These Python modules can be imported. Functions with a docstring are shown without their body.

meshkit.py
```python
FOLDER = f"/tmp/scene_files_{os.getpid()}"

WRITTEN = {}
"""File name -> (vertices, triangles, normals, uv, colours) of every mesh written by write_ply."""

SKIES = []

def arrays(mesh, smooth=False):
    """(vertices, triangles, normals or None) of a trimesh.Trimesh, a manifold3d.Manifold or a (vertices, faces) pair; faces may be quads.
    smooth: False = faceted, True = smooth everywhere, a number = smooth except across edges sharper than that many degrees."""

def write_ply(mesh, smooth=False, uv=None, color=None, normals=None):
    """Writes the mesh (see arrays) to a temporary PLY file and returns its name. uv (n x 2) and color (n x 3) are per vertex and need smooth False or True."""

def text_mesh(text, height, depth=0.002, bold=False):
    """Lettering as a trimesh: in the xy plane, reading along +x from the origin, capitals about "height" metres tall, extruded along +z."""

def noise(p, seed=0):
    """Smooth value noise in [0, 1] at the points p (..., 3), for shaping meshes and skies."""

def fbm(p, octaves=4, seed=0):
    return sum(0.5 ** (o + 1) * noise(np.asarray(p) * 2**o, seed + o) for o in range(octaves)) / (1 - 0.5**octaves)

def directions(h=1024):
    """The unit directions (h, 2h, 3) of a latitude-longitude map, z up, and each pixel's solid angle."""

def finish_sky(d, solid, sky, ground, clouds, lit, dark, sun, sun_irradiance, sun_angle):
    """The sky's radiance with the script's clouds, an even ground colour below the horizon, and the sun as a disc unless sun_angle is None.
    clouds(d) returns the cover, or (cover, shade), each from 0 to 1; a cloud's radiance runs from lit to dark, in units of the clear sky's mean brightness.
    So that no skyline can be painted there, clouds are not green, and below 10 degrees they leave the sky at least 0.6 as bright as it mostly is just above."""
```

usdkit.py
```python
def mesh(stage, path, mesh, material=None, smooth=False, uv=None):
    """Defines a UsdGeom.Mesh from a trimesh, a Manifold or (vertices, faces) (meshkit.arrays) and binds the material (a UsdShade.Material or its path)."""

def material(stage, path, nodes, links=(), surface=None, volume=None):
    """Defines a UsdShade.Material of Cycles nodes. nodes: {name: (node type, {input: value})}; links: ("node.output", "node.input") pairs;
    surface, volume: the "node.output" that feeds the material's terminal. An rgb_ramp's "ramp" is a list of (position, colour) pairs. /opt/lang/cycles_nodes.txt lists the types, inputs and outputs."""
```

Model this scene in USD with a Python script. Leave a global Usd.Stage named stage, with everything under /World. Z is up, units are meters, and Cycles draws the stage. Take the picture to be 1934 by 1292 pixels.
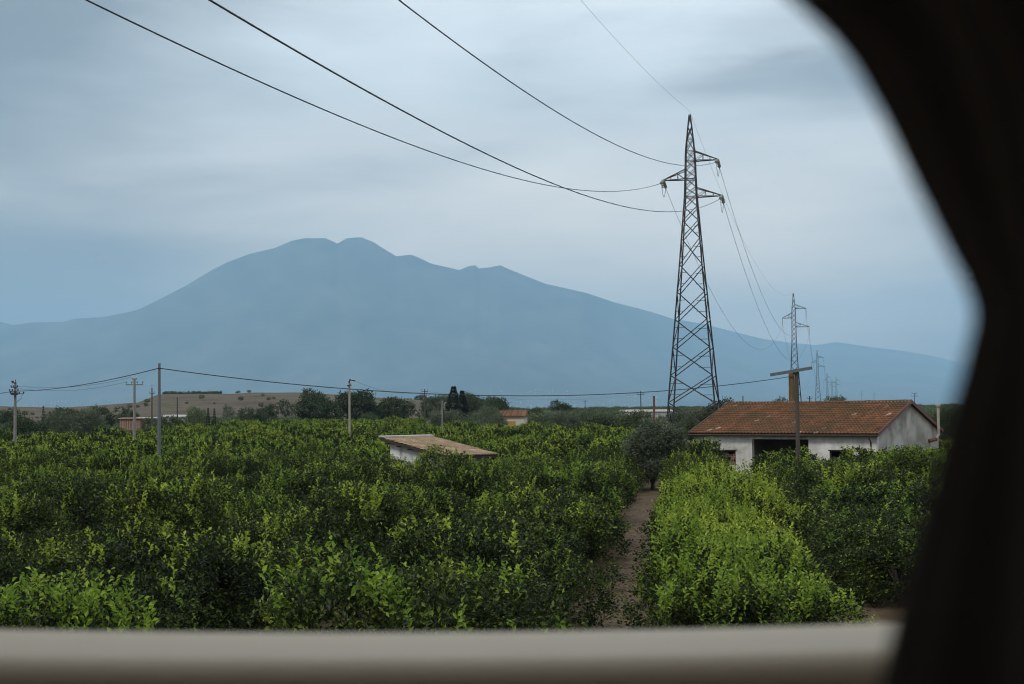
import math
import numpy as np
import trimesh
import usdkit
import meshkit
from shapely.geometry import Polygon, box as sbox
from pxr import Gf, Sdf, Usd, UsdGeom, UsdLux, UsdShade, Vt

rng = np.random.default_rng(20240517)
stage = Usd.Stage.CreateInMemory()
UsdGeom.SetStageUpAxis(stage, UsdGeom.Tokens.z)
UsdGeom.SetStageMetersPerUnit(stage, 1.0)
UsdGeom.Xform.Define(stage, '/World')
UsdGeom.Scope.Define(stage, '/World/Looks')

# ------------------------------------------------------------------ camera
FPX = 1934 * 50 / 36                     # focal length in photo pixels
PITCH, ROLL, EYE = math.atan(125 / FPX), 0.009, np.array([0, 0, 5.0])
FWD = np.array([0, math.cos(PITCH), math.sin(PITCH)])
_u0 = np.array([0, -math.sin(PITCH), math.cos(PITCH)])
RIGHT = np.array([1, 0, 0]) * math.cos(ROLL) - _u0 * math.sin(ROLL)
UP = _u0 * math.cos(ROLL) + np.array([1, 0, 0]) * math.sin(ROLL)
cam = UsdGeom.Camera.Define(stage, '/World/camera')
cam.CreateFocalLengthAttr(50.0)
cam.CreateHorizontalApertureAttr(36.0)
cam.CreateVerticalApertureAttr(36.0 * 684 / 1024)
cam.CreateFStopAttr(5.6)
cam.CreateFocusDistanceAttr(105.0)
cam.CreateClippingRangeAttr(Gf.Vec2f(0.05, 200000.0))
cam.AddTransformOp().Set(Gf.Matrix4d(*RIGHT, 0, *UP, 0, *(-FWD), 0, *EYE, 1))
cam.CreateExposureAttr(0.16)

# ------------------------------------------------------------------ light: high overcast, soft sun from behind the left shoulder
SUN_EL, SUN_AZ = math.radians(52), math.radians(215)     # azimuth clockwise from +y
sun_dir = np.array([math.sin(SUN_AZ) * math.cos(SUN_EL), math.cos(SUN_AZ) * math.cos(SUN_EL), math.sin(SUN_EL)])
sun = UsdLux.DistantLight.Define(stage, '/World/sun')
sun.CreateNormalizeAttr(True)
sun.CreateIntensityAttr(0.40)
sun.CreateAngleAttr(14.0)
sun.CreateColorAttr(Gf.Vec3f(1.0, 0.95, 0.88))
_x = np.cross([0, 0, 1.0], sun_dir); _x /= np.linalg.norm(_x)
_y = np.cross(sun_dir, _x)
sun.AddTransformOp().Set(Gf.Matrix4d(*_x, 0, *_y, 0, *sun_dir, 0, 0, 0, 0, 1))
sky = UsdLux.DomeLight.Define(stage, '/World/sky')
sky.GetPrim().SetCustomDataByKey('kind', 'structure')
SKY = 0.10
SKY_AT = (-0.51, 6.4, 8.83)
SKY_AT2 = (-19.51, 12.44, -2.63)
# thin overcast: bands of grey-blue cloud, thinnest (brightest) ahead and a little right, and as any overcast brighter overhead than at the horizon
_b = FWD + RIGHT * (1060 - 967) / FPX + UP * (646 - 210) / FPX
_b /= np.linalg.norm(_b)
_c = FWD + RIGHT * (1490 - 967) / FPX + UP * (646 - 140) / FPX        # a darker streak of cloud, upper right
_c /= np.linalg.norm(_c)
sky_mat = usdkit.material(stage, '/World/Looks/overcast_sky', {
    'air': ('sky_texture', {'sky_type': 'single_scattering', 'sun_disc': False, 'sun_elevation': SUN_EL, 'sun_rotation': math.atan2(sun_dir[0], sun_dir[1]),
                            'altitude': 50.0, 'air_density': 1.0, 'aerosol_density': 1.5, 'ozone_density': 1.0}),
    'tc': ('texture_coordinate', {}),
    'map': ('mapping', {'scale': (3.2, 3.2, 13.0), 'rotation': (0.0, 0.10, 0.0), 'location': SKY_AT}),
    'n1': ('noise_texture', {'scale': 1.0, 'detail': 6.0, 'roughness': 0.47, 'distortion': 0.35}),
    'map2': ('mapping', {'scale': (2.1, 2.1, 6.0), 'rotation': (0.0, -0.12, 0.0), 'location': SKY_AT2}),
    'n2': ('noise_texture', {'scale': 1.0, 'detail': 2.0, 'roughness': 0.45}),
    'dot': ('vector_math', {'math_type': 'dot_product', 'vector2': tuple(_b)}),
    'thin': ('map_range', {'range_type': 'smoothstep', 'from_min': 0.925, 'from_max': 1.0, 'to_min': -0.225, 'to_max': 0.165, 'clamp': True}),
    'r1': ('rgb_ramp', {'ramp': [(0.0, (1.5, 1.7, 1.9)), (0.30, (2.3, 2.6, 2.85)), (0.48, (4.6, 5.0, 5.3)), (0.62, (6.9, 7.6, 8.05)), (0.78, (8.9, 9.45, 9.75)), (1.0, (10.0, 10.4, 10.6))]}),
    'm1': ('math', {'math_type': 'multiply_add', 'value2': 0.60}),
    'm2': ('math', {'math_type': 'multiply_add', 'value2': 0.40}),
    'map3': ('mapping', {'scale': (7.0, 7.0, 34.0), 'rotation': (0.0, 0.16, 0.1), 'location': (3.1, 8.8, 1.2)}),
    'n3': ('noise_texture', {'scale': 1.0, 'detail': 6.0, 'roughness': 0.55, 'distortion': 0.5}),
    'm3': ('math', {'math_type': 'multiply_add', 'value2': 0.20}),
    'dot2': ('vector_math', {'math_type': 'dot_product', 'vector2': tuple(_c)}),
    'side': ('map_range', {'range_type': 'smoothstep', 'from_min': 0.9935, 'from_max': 0.9995, 'to_min': 0.0, 'to_max': 1.0, 'clamp': True}),
    'wob': ('math', {'math_type': 'multiply_add', 'value2': 0.035, 'value3': -_c[2] - 0.0175}),
    'dz': ('math', {'math_type': 'add'}), 'adz': ('math', {'math_type': 'absolute'}),
    'band': ('map_range', {'range_type': 'smoothstep', 'from_min': 0.004, 'from_max': 0.022, 'to_min': -0.15, 'to_max': 0.0, 'clamp': True}),
    'streak': ('math', {'math_type': 'multiply_add', 'value3': -0.10}),
    'm4': ('math', {'math_type': 'add'}),
    'sep': ('separate_xyz', {}),
    'el': ('map_range', {'from_min': 0.20, 'from_max': 1.0, 'to_min': 1.0, 'to_max': 4.2, 'clamp': True}),
    'low': ('rgb_ramp', {'ramp': [(0.0, (1.9, 1.35, 0.9)), (0.10, (1.45, 1.18, 0.95)), (0.22, (1.02, 1.0, 0.98)), (1.0, (1.0, 1.0, 1.0))]}),
    'warm': ('mix', {'mix_type': 'multiply', 'fac': 1.0}),
    'mul': ('vector_math', {'math_type': 'scale'}),
    'mix': ('mix', {'mix_type': 'mix', 'fac': 0.94}),
    'bg': ('background_shader', {'strength': SKY}),
}, [('tc.generated', 'map.vector'), ('map.vector', 'n1.vector'), ('tc.generated', 'map2.vector'), ('map2.vector', 'n2.vector'),
    ('tc.generated', 'dot.vector1'), ('dot.value', 'thin.value'), ('n1.fac', 'm1.value1'), ('thin.result', 'm1.value3'), ('n2.fac', 'm2.value1'), ('m1.value', 'm2.value3'),
    ('tc.generated', 'map3.vector'), ('map3.vector', 'n3.vector'), ('n3.fac', 'm3.value1'), ('m2.value', 'm3.value3'),
    ('tc.generated', 'dot2.vector1'), ('dot2.value', 'side.value'), ('n3.fac', 'wob.value1'), ('wob.value', 'dz.value1'), ('sep.z', 'dz.value2'), ('dz.value', 'adz.value1'), ('adz.value', 'band.value'),
    ('band.result', 'streak.value1'), ('side.result', 'streak.value2'), ('streak.value', 'm4.value1'), ('m3.value', 'm4.value2'), ('m4.value', 'r1.fac'),
    ('tc.generated', 'sep.vector'), ('sep.z', 'el.value'), ('sep.z', 'low.fac'), ('r1.color', 'warm.color1'), ('low.color', 'warm.color2'), ('warm.color', 'mul.vector1'), ('el.result', 'mul.scale'),
    ('air.color', 'mix.color1'), ('mul.vector', 'mix.color2'), ('mix.color', 'bg.color')], surface='bg.background')
UsdShade.MaterialBindingAPI.Apply(sky.GetPrim()).Bind(sky_mat)


# ------------------------------------------------------------------ helpers
def at(px, py, depth):
    """The point that photo pixel (px, py) shows at depth metres ahead of the eye."""
    d = FWD + RIGHT * (px - 967) / FPX + UP * (646 - py) / FPX
    return EYE + d * (depth / d[1])


_used = {}


def numbered(parent, name):
    n = _used.get((parent, name), 0)
    _used[(parent, name)] = n + 1
    return f'{parent}/{name}' if n == 0 else f'{parent}/{name}_{n:03d}'


def say(prim, label=None, cat=None, group=None, kind=None):
    for k, v in (('label', label), ('category', cat), ('group', group), ('kind', kind)):
        if v:
            prim.SetCustomDataByKey(k, v)
    return prim


def place(prim, loc=(0, 0, 0), rz=0.0, s=1.0):
    x = UsdGeom.Xformable(prim)
    x.AddTranslateOp().Set(Gf.Vec3d(*map(float, loc)))
    x.AddRotateZOp().Set(float(math.degrees(rz)))
    x.AddScaleOp().Set(Gf.Vec3f(*([float(s)] * 3 if np.ndim(s) == 0 else map(float, s))))


def thing(name, label=None, cat=None, loc=(0, 0, 0), rz=0.0, s=1.0, group=None, kind=None):
    p = UsdGeom.Xform.Define(stage, numbered('/World', name)).GetPrim()
    place(p, loc, rz, s)
    return say(p, label, cat, group, kind)


def copy_of(src, label, loc, rz=0.0, s=1.0, group=None, name=None, cat=None):
    base = name or src.GetName().rstrip('0123456789').rstrip('_')
    p = UsdGeom.Xform.Define(stage, numbered('/World', base)).GetPrim()
    p.GetReferences().AddInternalReference(src.GetPath())
    x = UsdGeom.Xformable(p)
    x.ClearXformOpOrder()
    for op, v in (('xformOp:translate', Gf.Vec3d(*map(float, loc))), ('xformOp:rotateZ', float(math.degrees(rz))),
                  ('xformOp:scale', Gf.Vec3f(*([float(s)] * 3 if np.ndim(s) == 0 else map(float, s))))):
        p.GetAttribute(op).Set(v)
    x.SetXformOpOrder([UsdGeom.XformOp(p.GetAttribute(o)) for o in ('xformOp:translate', 'xformOp:rotateZ', 'xformOp:scale')])
    p.SetInstanceable(True)
    return say(p, label, cat or src.GetCustomDataByKey('category'), group)


def obj(name, mesh, mat, parent=None, smooth=False, label=None, cat=None, group=None, kind=None, tone=None):
    path = numbered(str(parent.GetPath()) if parent else '/World', name)
    m = usdkit.mesh(stage, path, mesh, mat, smooth=smooth)
    if tone is not None:
        UsdGeom.PrimvarsAPI(m).CreatePrimvar('tone', Sdf.ValueTypeNames.FloatArray, 'vertex').Set(Vt.FloatArray.FromNumpy(np.asarray(tone, np.float32)))
    return say(m.GetPrim(), label, cat, group, kind)


def bx(x0, x1, y0, y1, z0, z1):
    m = trimesh.creation.box([x1 - x0, y1 - y0, z1 - z0])
    m.apply_translation([(x0 + x1) / 2, (y0 + y1) / 2, (z0 + z1) / 2])
    return m


def bar(p, q, w, h=None):
    """A square bar from p to q."""
    p, q = np.asarray(p, float), np.asarray(q, float)
    d = q - p
    L = np.linalg.norm(d)
    d /= L
    a = np.cross(d, [0, 0, 1.0] if abs(d[2]) < 0.95 else [1.0, 0, 0])
    a /= np.linalg.norm(a)
    b = np.cross(d, a)
    m = trimesh.creation.box([w, h or w, L])
    T = np.eye(4)
    T[:3, 0], T[:3, 1], T[:3, 2], T[:3, 3] = a, np.cross(d, a), d, (p + q) / 2
    m.apply_transform(T)
    return m


def tube(points, r, sides=6):
    p = np.asarray(points, float)
    t = np.gradient(p, axis=0)
    t /= np.linalg.norm(t, axis=1, keepdims=True) + 1e-12
    a = np.cross(t, np.where(np.abs(t[:, 2:]) < 0.9, [0, 0, 1.0], [1.0, 0, 0]))
    a /= np.linalg.norm(a, axis=1, keepdims=True) + 1e-12
    b, ang = np.cross(t, a), np.arange(sides) * 2 * np.pi / sides
    v = p[:, None] + np.broadcast_to(r, (len(p),))[:, None, None] * (np.cos(ang)[None, :, None] * a[:, None] + np.sin(ang)[None, :, None] * b[:, None])
    i, j = np.meshgrid(np.arange(len(p) - 1), np.arange(sides), indexing='ij')
    q = np.stack([i * sides + j, i * sides + (j + 1) % sides, (i + 1) * sides + (j + 1) % sides, (i + 1) * sides + j], -1).reshape(-1, 4)
    f = np.vstack([q[:, [0, 1, 2]], q[:, [0, 2, 3]]])
    k = np.arange(1, sides - 1)
    n = (len(p) - 1) * sides
    caps = np.vstack([np.stack([0 * k, k + 1, k], 1), np.stack([0 * k + n, n + k, n + k + 1], 1)])
    return trimesh.Trimesh(v.reshape(-1, 3), np.vstack([f, caps]), process=False)


def cyl(x, y, z0, z1, r0, r1=None, sides=10):
    return tube([[x, y, z0], [x, y, z1]], [r0, r0 if r1 is None else r1], sides)


def cat_(ms):
    return trimesh.util.concatenate([m if isinstance(m, trimesh.Trimesh) else trimesh.Trimesh(*m, process=False) for m in ms])


def grid_faces(n, m):
    i, j = np.meshgrid(np.arange(n - 1), np.arange(m - 1), indexing='ij')
    a = (i * m + j).ravel()
    return np.vstack([np.stack([a, a + m, a + m + 1], 1), np.stack([a, a + m + 1, a + 1], 1)])


def sstep(a, b, x):
    t = np.clip((x - a) / (b - a), 0, 1)
    return t * t * (3 - 2 * t)


# ------------------------------------------------------------------ materials
def mat(name, c1, c2=None, scale=4.0, rough=0.8, detail=5.0, c3=None, bump=0.0, bscale=None, metal=0.0, stretch=(1, 1, 1), space='object', spec=0.4, ramp=None):
    c2 = c2 or tuple(0.8 * x for x in c1)
    stops = ramp or ([(0.3, c1), (0.7, c2)] if c3 is None else [(0.25, c1), (0.5, c2), (0.75, c3)])
    nodes = {'tc': ('texture_coordinate', {}), 'map': ('mapping', {'scale': stretch}),
             'n': ('noise_texture', {'scale': scale, 'detail': detail, 'roughness': 0.6}), 'r': ('rgb_ramp', {'ramp': stops}),
             'p': ('principled_bsdf', {'roughness': rough, 'metallic': metal, 'specular_ior_level': spec})}
    links = [(f'tc.{space}', 'map.vector'), ('map.vector', 'n.vector'), ('n.fac', 'r.fac'), ('r.color', 'p.base_color')]
    if bump:
        nodes['n2'] = ('noise_texture', {'scale': bscale or scale * 4, 'detail': 4.0})
        nodes['b'] = ('bump', {'strength': 1.0, 'distance': bump})
        links += [('map.vector', 'n2.vector'), ('n2.fac', 'b.height'), ('b.normal', 'p.normal')]
    return usdkit.material(stage, f'/World/Looks/{name}', nodes, links, surface='p.BSDF')


def leaf_mat(name, dark, mid, light, trans=0.3, rough=0.42, spec=0.4, per_plant=0.35):
    """Leaves differ one from another by the mesh's own tone, and plants by the copy's number."""
    return usdkit.material(stage, f'/World/Looks/{name}', {
        'a': ('attribute', {'attribute': 'tone'}), 'o': ('object_info', {}),
        'r': ('rgb_ramp', {'ramp': [(0.0, dark), (0.5, mid), (1.0, light)]}),
        'h': ('hsv', {'saturation': 1.0}),
        'v': ('map_range', {'from_min': 0.0, 'from_max': 1.0, 'to_min': 1 - per_plant, 'to_max': 1 + per_plant}),
        'hh': ('map_range', {'from_min': 0.0, 'from_max': 1.0, 'to_min': 0.515, 'to_max': 0.488}),
        'p': ('principled_bsdf', {'roughness': rough, 'specular_ior_level': spec}),
        't': ('translucent_bsdf', {}), 'm': ('mix_closure', {'fac': trans})},
        [('a.fac', 'r.fac'), ('r.color', 'h.color'), ('o.random', 'v.value'), ('v.result', 'h.value'), ('o.random', 'hh.value'), ('hh.result', 'h.hue'),
         ('h.color', 'p.base_color'), ('h.color', 't.color'), ('p.BSDF', 'm.closure1'), ('t.BSDF', 'm.closure2')], surface='m.closure')


M = {}
M['citrus'] = leaf_mat('citrus_leaf', (0.010, 0.017, 0.004), (0.030, 0.047, 0.009), (0.190, 0.240, 0.036), 0.20, 0.5, 0.25, per_plant=0.42)
M['young'] = leaf_mat('young_citrus_leaf', (0.105, 0.160, 0.018), (0.220, 0.310, 0.032), (0.390, 0.460, 0.062), 0.38, 0.5, 0.25, per_plant=0.15)
M['olive'] = leaf_mat('olive_leaf', (0.050, 0.066, 0.036), (0.085, 0.104, 0.060), (0.150, 0.168, 0.105), 0.12, 0.55, per_plant=0.2)
M['carob'] = leaf_mat('dark_tree_leaf', (0.024, 0.037, 0.014), (0.040, 0.058, 0.021), (0.075, 0.096, 0.034), 0.15, 0.5, per_plant=0.25)
M['conifer'] = leaf_mat('conifer_needles', (0.014, 0.024, 0.014), (0.022, 0.036, 0.020), (0.036, 0.052, 0.028), 0.1, 0.6)
M['scrub'] = leaf_mat('scrub_leaf', (0.042, 0.062, 0.026), (0.066, 0.092, 0.038), (0.110, 0.140, 0.060), 0.15, 0.6)
M['vine'] = leaf_mat('vine_leaf', (0.035, 0.055, 0.020), (0.055, 0.085, 0.030), (0.090, 0.120, 0.045), 0.2, 0.6)
M['bark'] = mat('bark', (0.10, 0.085, 0.07), (0.05, 0.042, 0.035), 9, 0.9, stretch=(1, 1, 0.2), bump=0.01)
M['steel'] = mat('weathered_steel', (0.026, 0.026, 0.028), (0.042, 0.040, 0.041), 1.5, 0.6, c3=(0.075, 0.068, 0.064), metal=0.1)
M['steel_pale'] = mat('galvanised_steel', (0.12, 0.12, 0.12), (0.2, 0.19, 0.18), 1.6, 0.55, metal=0.3)
M['glassins'] = mat('glass_insulator', (0.15, 0.19, 0.15), (0.24, 0.28, 0.22), 6, 0.25)
M['wire'] = mat('conductor', (0.05, 0.052, 0.056), (0.07, 0.07, 0.075), 1.0, 0.5, metal=0.4)
M['cable'] = mat('cable_sheath', (0.022, 0.022, 0.024), (0.03, 0.03, 0.03), 1.0, 0.6)
M['concrete'] = mat('concrete_pole', (0.26, 0.25, 0.235), (0.19, 0.18, 0.165), 2.2, 0.9, c3=(0.31, 0.295, 0.27), stretch=(1, 1, 0.35))
M['grey_pole'] = mat('grey_pole', (0.105, 0.115, 0.125), (0.14, 0.15, 0.155), 1.5, 0.8, stretch=(1, 1, 0.3))
M['beige_pole'] = mat('beige_pole', (0.34, 0.31, 0.24), (0.27, 0.245, 0.19), 1.5, 0.85, stretch=(1, 1, 0.3))
M['wood'] = mat('dark_timber', (0.060, 0.050, 0.042), (0.095, 0.080, 0.066), 5, 0.9, stretch=(1, 1, 0.1))
M['rust'] = mat('ochre_rust', (0.165, 0.100, 0.042), (0.11, 0.066, 0.030), 3.0, 0.85, c3=(0.21, 0.135, 0.060), stretch=(1, 1, 0.4))
M['redwood'] = mat('reddish_post', (0.20, 0.085, 0.055), (0.13, 0.06, 0.045), 3.0, 0.85)
M['plaster'] = usdkit.material(stage, '/World/Looks/old_plaster', {
    'tc': ('texture_coordinate', {}), 'map': ('mapping', {'scale': (0.35, 0.35, 0.5)}),
    'n': ('noise_texture', {'scale': 1.4, 'detail': 6.0, 'roughness': 0.62, 'distortion': 0.6}),
    'r': ('rgb_ramp', {'ramp': [(0.30, (0.34, 0.32, 0.29)), (0.42, (0.57, 0.55, 0.51)), (0.53, (0.65, 0.635, 0.595)), (0.57, (0.77, 0.76, 0.73)), (0.75, (0.82, 0.81, 0.78))]}),
    'map2': ('mapping', {'scale': (2.6, 2.6, 0.22)}),
    'n2': ('noise_texture', {'scale': 1.2, 'detail': 4.0, 'roughness': 0.6}),
    'r2': ('rgb_ramp', {'ramp': [(0.42, (1, 1, 1)), (0.72, (0.82, 0.80, 0.76))]}),
    'mx': ('mix', {'mix_type': 'multiply', 'fac': 1.0}),
    'p': ('principled_bsdf', {'roughness': 0.92, 'specular_ior_level': 0.2})},
    [('tc.object', 'map.vector'), ('map.vector', 'n.vector'), ('n.fac', 'r.fac'), ('tc.object', 'map2.vector'), ('map2.vector', 'n2.vector'), ('n2.fac', 'r2.fac'),
     ('r.color', 'mx.color1'), ('r2.color', 'mx.color2'), ('mx.color', 'p.base_color')], surface='p.BSDF')
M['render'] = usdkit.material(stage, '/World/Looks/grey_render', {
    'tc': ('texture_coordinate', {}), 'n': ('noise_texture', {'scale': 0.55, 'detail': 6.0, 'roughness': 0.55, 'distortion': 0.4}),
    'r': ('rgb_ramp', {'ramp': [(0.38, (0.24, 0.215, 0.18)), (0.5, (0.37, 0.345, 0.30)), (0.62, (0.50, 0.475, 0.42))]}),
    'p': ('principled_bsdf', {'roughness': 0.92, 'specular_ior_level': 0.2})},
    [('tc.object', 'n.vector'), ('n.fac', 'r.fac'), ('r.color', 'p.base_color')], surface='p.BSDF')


def tile_mat(name, stops, patch, pscale=0.5):
    """Fired clay: every tile its own tone, lichen in patches."""
    return usdkit.material(stage, f'/World/Looks/{name}', {
        'g': ('attribute', {'attribute': 'tone'}), 'r': ('rgb_ramp', {'ramp': stops}), 'tc': ('texture_coordinate', {}),
        'n': ('noise_texture', {'scale': pscale, 'detail': 6.0, 'roughness': 0.65}), 'pr': ('rgb_ramp', {'ramp': [(0.36, (0, 0, 0)), (0.62, (0.85, 0.85, 0.85))]}),
        'mx': ('mix', {'mix_type': 'mix', 'color2': patch}), 'p': ('principled_bsdf', {'roughness': 0.9, 'specular_ior_level': 0.2})},
        [('g.fac', 'r.fac'), ('tc.object', 'n.vector'), ('n.fac', 'pr.fac'), ('pr.color', 'mx.fac'), ('r.color', 'mx.color1'), ('mx.color', 'p.base_color')], surface='p.BSDF')


M['tile_red'] = tile_mat('red_roof_tile', [(0.0, (0.10, 0.040, 0.020)), (0.3, (0.165, 0.072, 0.036)), (0.8, (0.230, 0.100, 0.050)), (0.95, (0.27, 0.130, 0.072)), (1.0, (0.42, 0.34, 0.26))], (0.085, 0.055, 0.026))
M['tile_tan'] = tile_mat('tan_roof_tile', [(0.0, (0.21, 0.145, 0.098)), (0.4, (0.34, 0.240, 0.160)), (0.85, (0.46, 0.335, 0.225)), (1.0, (0.56, 0.46, 0.35))], (0.27, 0.20, 0.125), 1.1)
M['trim'] = mat('red_brown_trim', (0.125, 0.055, 0.050), (0.17, 0.080, 0.070), 3.0, 0.7)
M['darkwood'] = mat('dark_brown_wood', (0.040, 0.026, 0.020), (0.060, 0.040, 0.030), 3.0, 0.8)
M['cement'] = mat('pale_cement', (0.50, 0.48, 0.44), (0.36, 0.34, 0.31), 3.0, 0.9)
M['flue'] = mat('flue_pipe', (0.44, 0.41, 0.35), (0.34, 0.31, 0.26), 2.0, 0.8)
M['brick'] = mat('hollow_brick', (0.30, 0.135, 0.085), (0.42, 0.23, 0.155), 6.0, 0.9)
M['brick_pale'] = mat('bleached_brick', (0.29, 0.20, 0.16), (0.38, 0.29, 0.24), 3.0, 0.9)
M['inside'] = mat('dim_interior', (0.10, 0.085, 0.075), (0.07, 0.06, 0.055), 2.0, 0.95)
M['shutter'] = mat('ochre_door', (0.42, 0.25, 0.06), (0.34, 0.20, 0.05), 2.0, 0.8)
M['white_wall'] = mat('white_wall', (0.58, 0.55, 0.48), (0.48, 0.45, 0.39), 1.0, 0.9)
M['soil'] = usdkit.material(stage, '/World/Looks/soil', {
    'g': ('geometry', {}), 'n': ('noise_texture', {'scale': 0.9, 'detail': 7.0, 'roughness': 0.65}),
    'r': ('rgb_ramp', {'ramp': [(0.3, (0.062, 0.041, 0.022)), (0.55, (0.096, 0.064, 0.036)), (0.75, (0.135, 0.095, 0.058))]}),
    'n2': ('noise_texture', {'scale': 0.018, 'detail': 4.0, 'roughness': 0.6}),
    'r2': ('rgb_ramp', {'ramp': [(0.36, (0.085, 0.095, 0.045)), (0.5, (0.125, 0.115, 0.065)), (0.64, (0.19, 0.15, 0.10))]}),
    'len': ('vector_math', {'math_type': 'length'}), 'f': ('map_range', {'from_min': 130.0, 'from_max': 260.0, 'to_min': 0.0, 'to_max': 1.0, 'clamp': True}),
    'mx': ('mix', {'mix_type': 'mix'}), 'n3': ('noise_texture', {'scale': 9.0, 'detail': 5.0}), 'b': ('bump', {'strength': 1.0, 'distance': 0.06}),
    'p': ('principled_bsdf', {'roughness': 0.95, 'specular_ior_level': 0.15})},
    [('g.position', 'n.vector'), ('n.fac', 'r.fac'), ('g.position', 'n2.vector'), ('n2.fac', 'r2.fac'), ('g.position', 'len.vector1'), ('len.value', 'f.value'),
     ('r.color', 'mx.color1'), ('r2.color', 'mx.color2'), ('f.result', 'mx.fac'), ('mx.color', 'p.base_color'), ('g.position', 'n3.vector'), ('n3.fac', 'b.height'), ('b.normal', 'p.normal')], surface='p.BSDF')
M['path'] = mat('trodden_earth', (0.060, 0.038, 0.019), (0.092, 0.060, 0.031), 2.2, 0.95, c3=(0.150, 0.102, 0.058), bump=0.05, bscale=14, space='object')
M['field'] = usdkit.material(stage, '/World/Looks/ploughed_field', {
    'g': ('geometry', {}), 'm': ('mapping', {'scale': (0.03, 0.045, 0.35)}), 'n': ('noise_texture', {'scale': 1.0, 'detail': 6.0, 'roughness': 0.6}),
    'r': ('rgb_ramp', {'ramp': [(0.28, (0.045, 0.040, 0.025)), (0.42, (0.085, 0.068, 0.048)), (0.54, (0.115, 0.090, 0.066)), (0.62, (0.075, 0.070, 0.042)), (0.74, (0.130, 0.104, 0.080))]}),
    'p': ('principled_bsdf', {'roughness': 0.95, 'specular_ior_level': 0.1})},
    [('g.position', 'm.vector'), ('m.vector', 'n.vector'), ('n.fac', 'r.fac'), ('r.color', 'p.base_color')], surface='p.BSDF')
M['mountain'] = usdkit.material(stage, '/World/Looks/mountain_slope', {
    'g': ('geometry', {}), 'm': ('mapping', {'scale': (0.0011, 0.0004, 0.0016)}), 'n': ('noise_texture', {'scale': 1.0, 'detail': 7.0, 'roughness': 0.6}),
    'r': ('rgb_ramp', {'ramp': [(0.32, (0.05, 0.06, 0.055)), (0.5, (0.085, 0.095, 0.08)), (0.70, (0.14, 0.145, 0.125))]}),
    'p': ('principled_bsdf', {'roughness': 1.0, 'specular_ior_level': 0.0})},
    [('g.position', 'm.vector'), ('m.vector', 'n.vector'), ('n.fac', 'r.fac'), ('r.color', 'p.base_color')], surface='p.BSDF')
M['litter'] = mat('dry_litter', (0.13, 0.095, 0.068), (0.20, 0.155, 0.115), 3.0, 0.9)
M['town'] = mat('far_town_walls', (0.55, 0.52, 0.47), (0.35, 0.33, 0.30), 0.002, 0.9, space='object')
M['curtain'] = mat('dark_curtain_cloth', (0.11, 0.092, 0.078), (0.13, 0.11, 0.095), 40.0, 0.95, spec=0.1)
M['sill'] = mat('pale_window_sill', (0.76, 0.58, 0.395), (0.80, 0.615, 0.42), 8.0, 0.55)
M['carriage'] = mat('carriage_lining', (0.07, 0.06, 0.052), (0.08, 0.07, 0.06), 5.0, 0.8)
HAZE = 4.3e-5
M['haze'] = usdkit.material(stage, '/World/Looks/blue_haze', {'v': ('principled_volume', {'color': (0.455, 0.755, 1.0), 'density': HAZE, 'anisotropy': 0.0})}, [], volume='v.volume')

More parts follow.
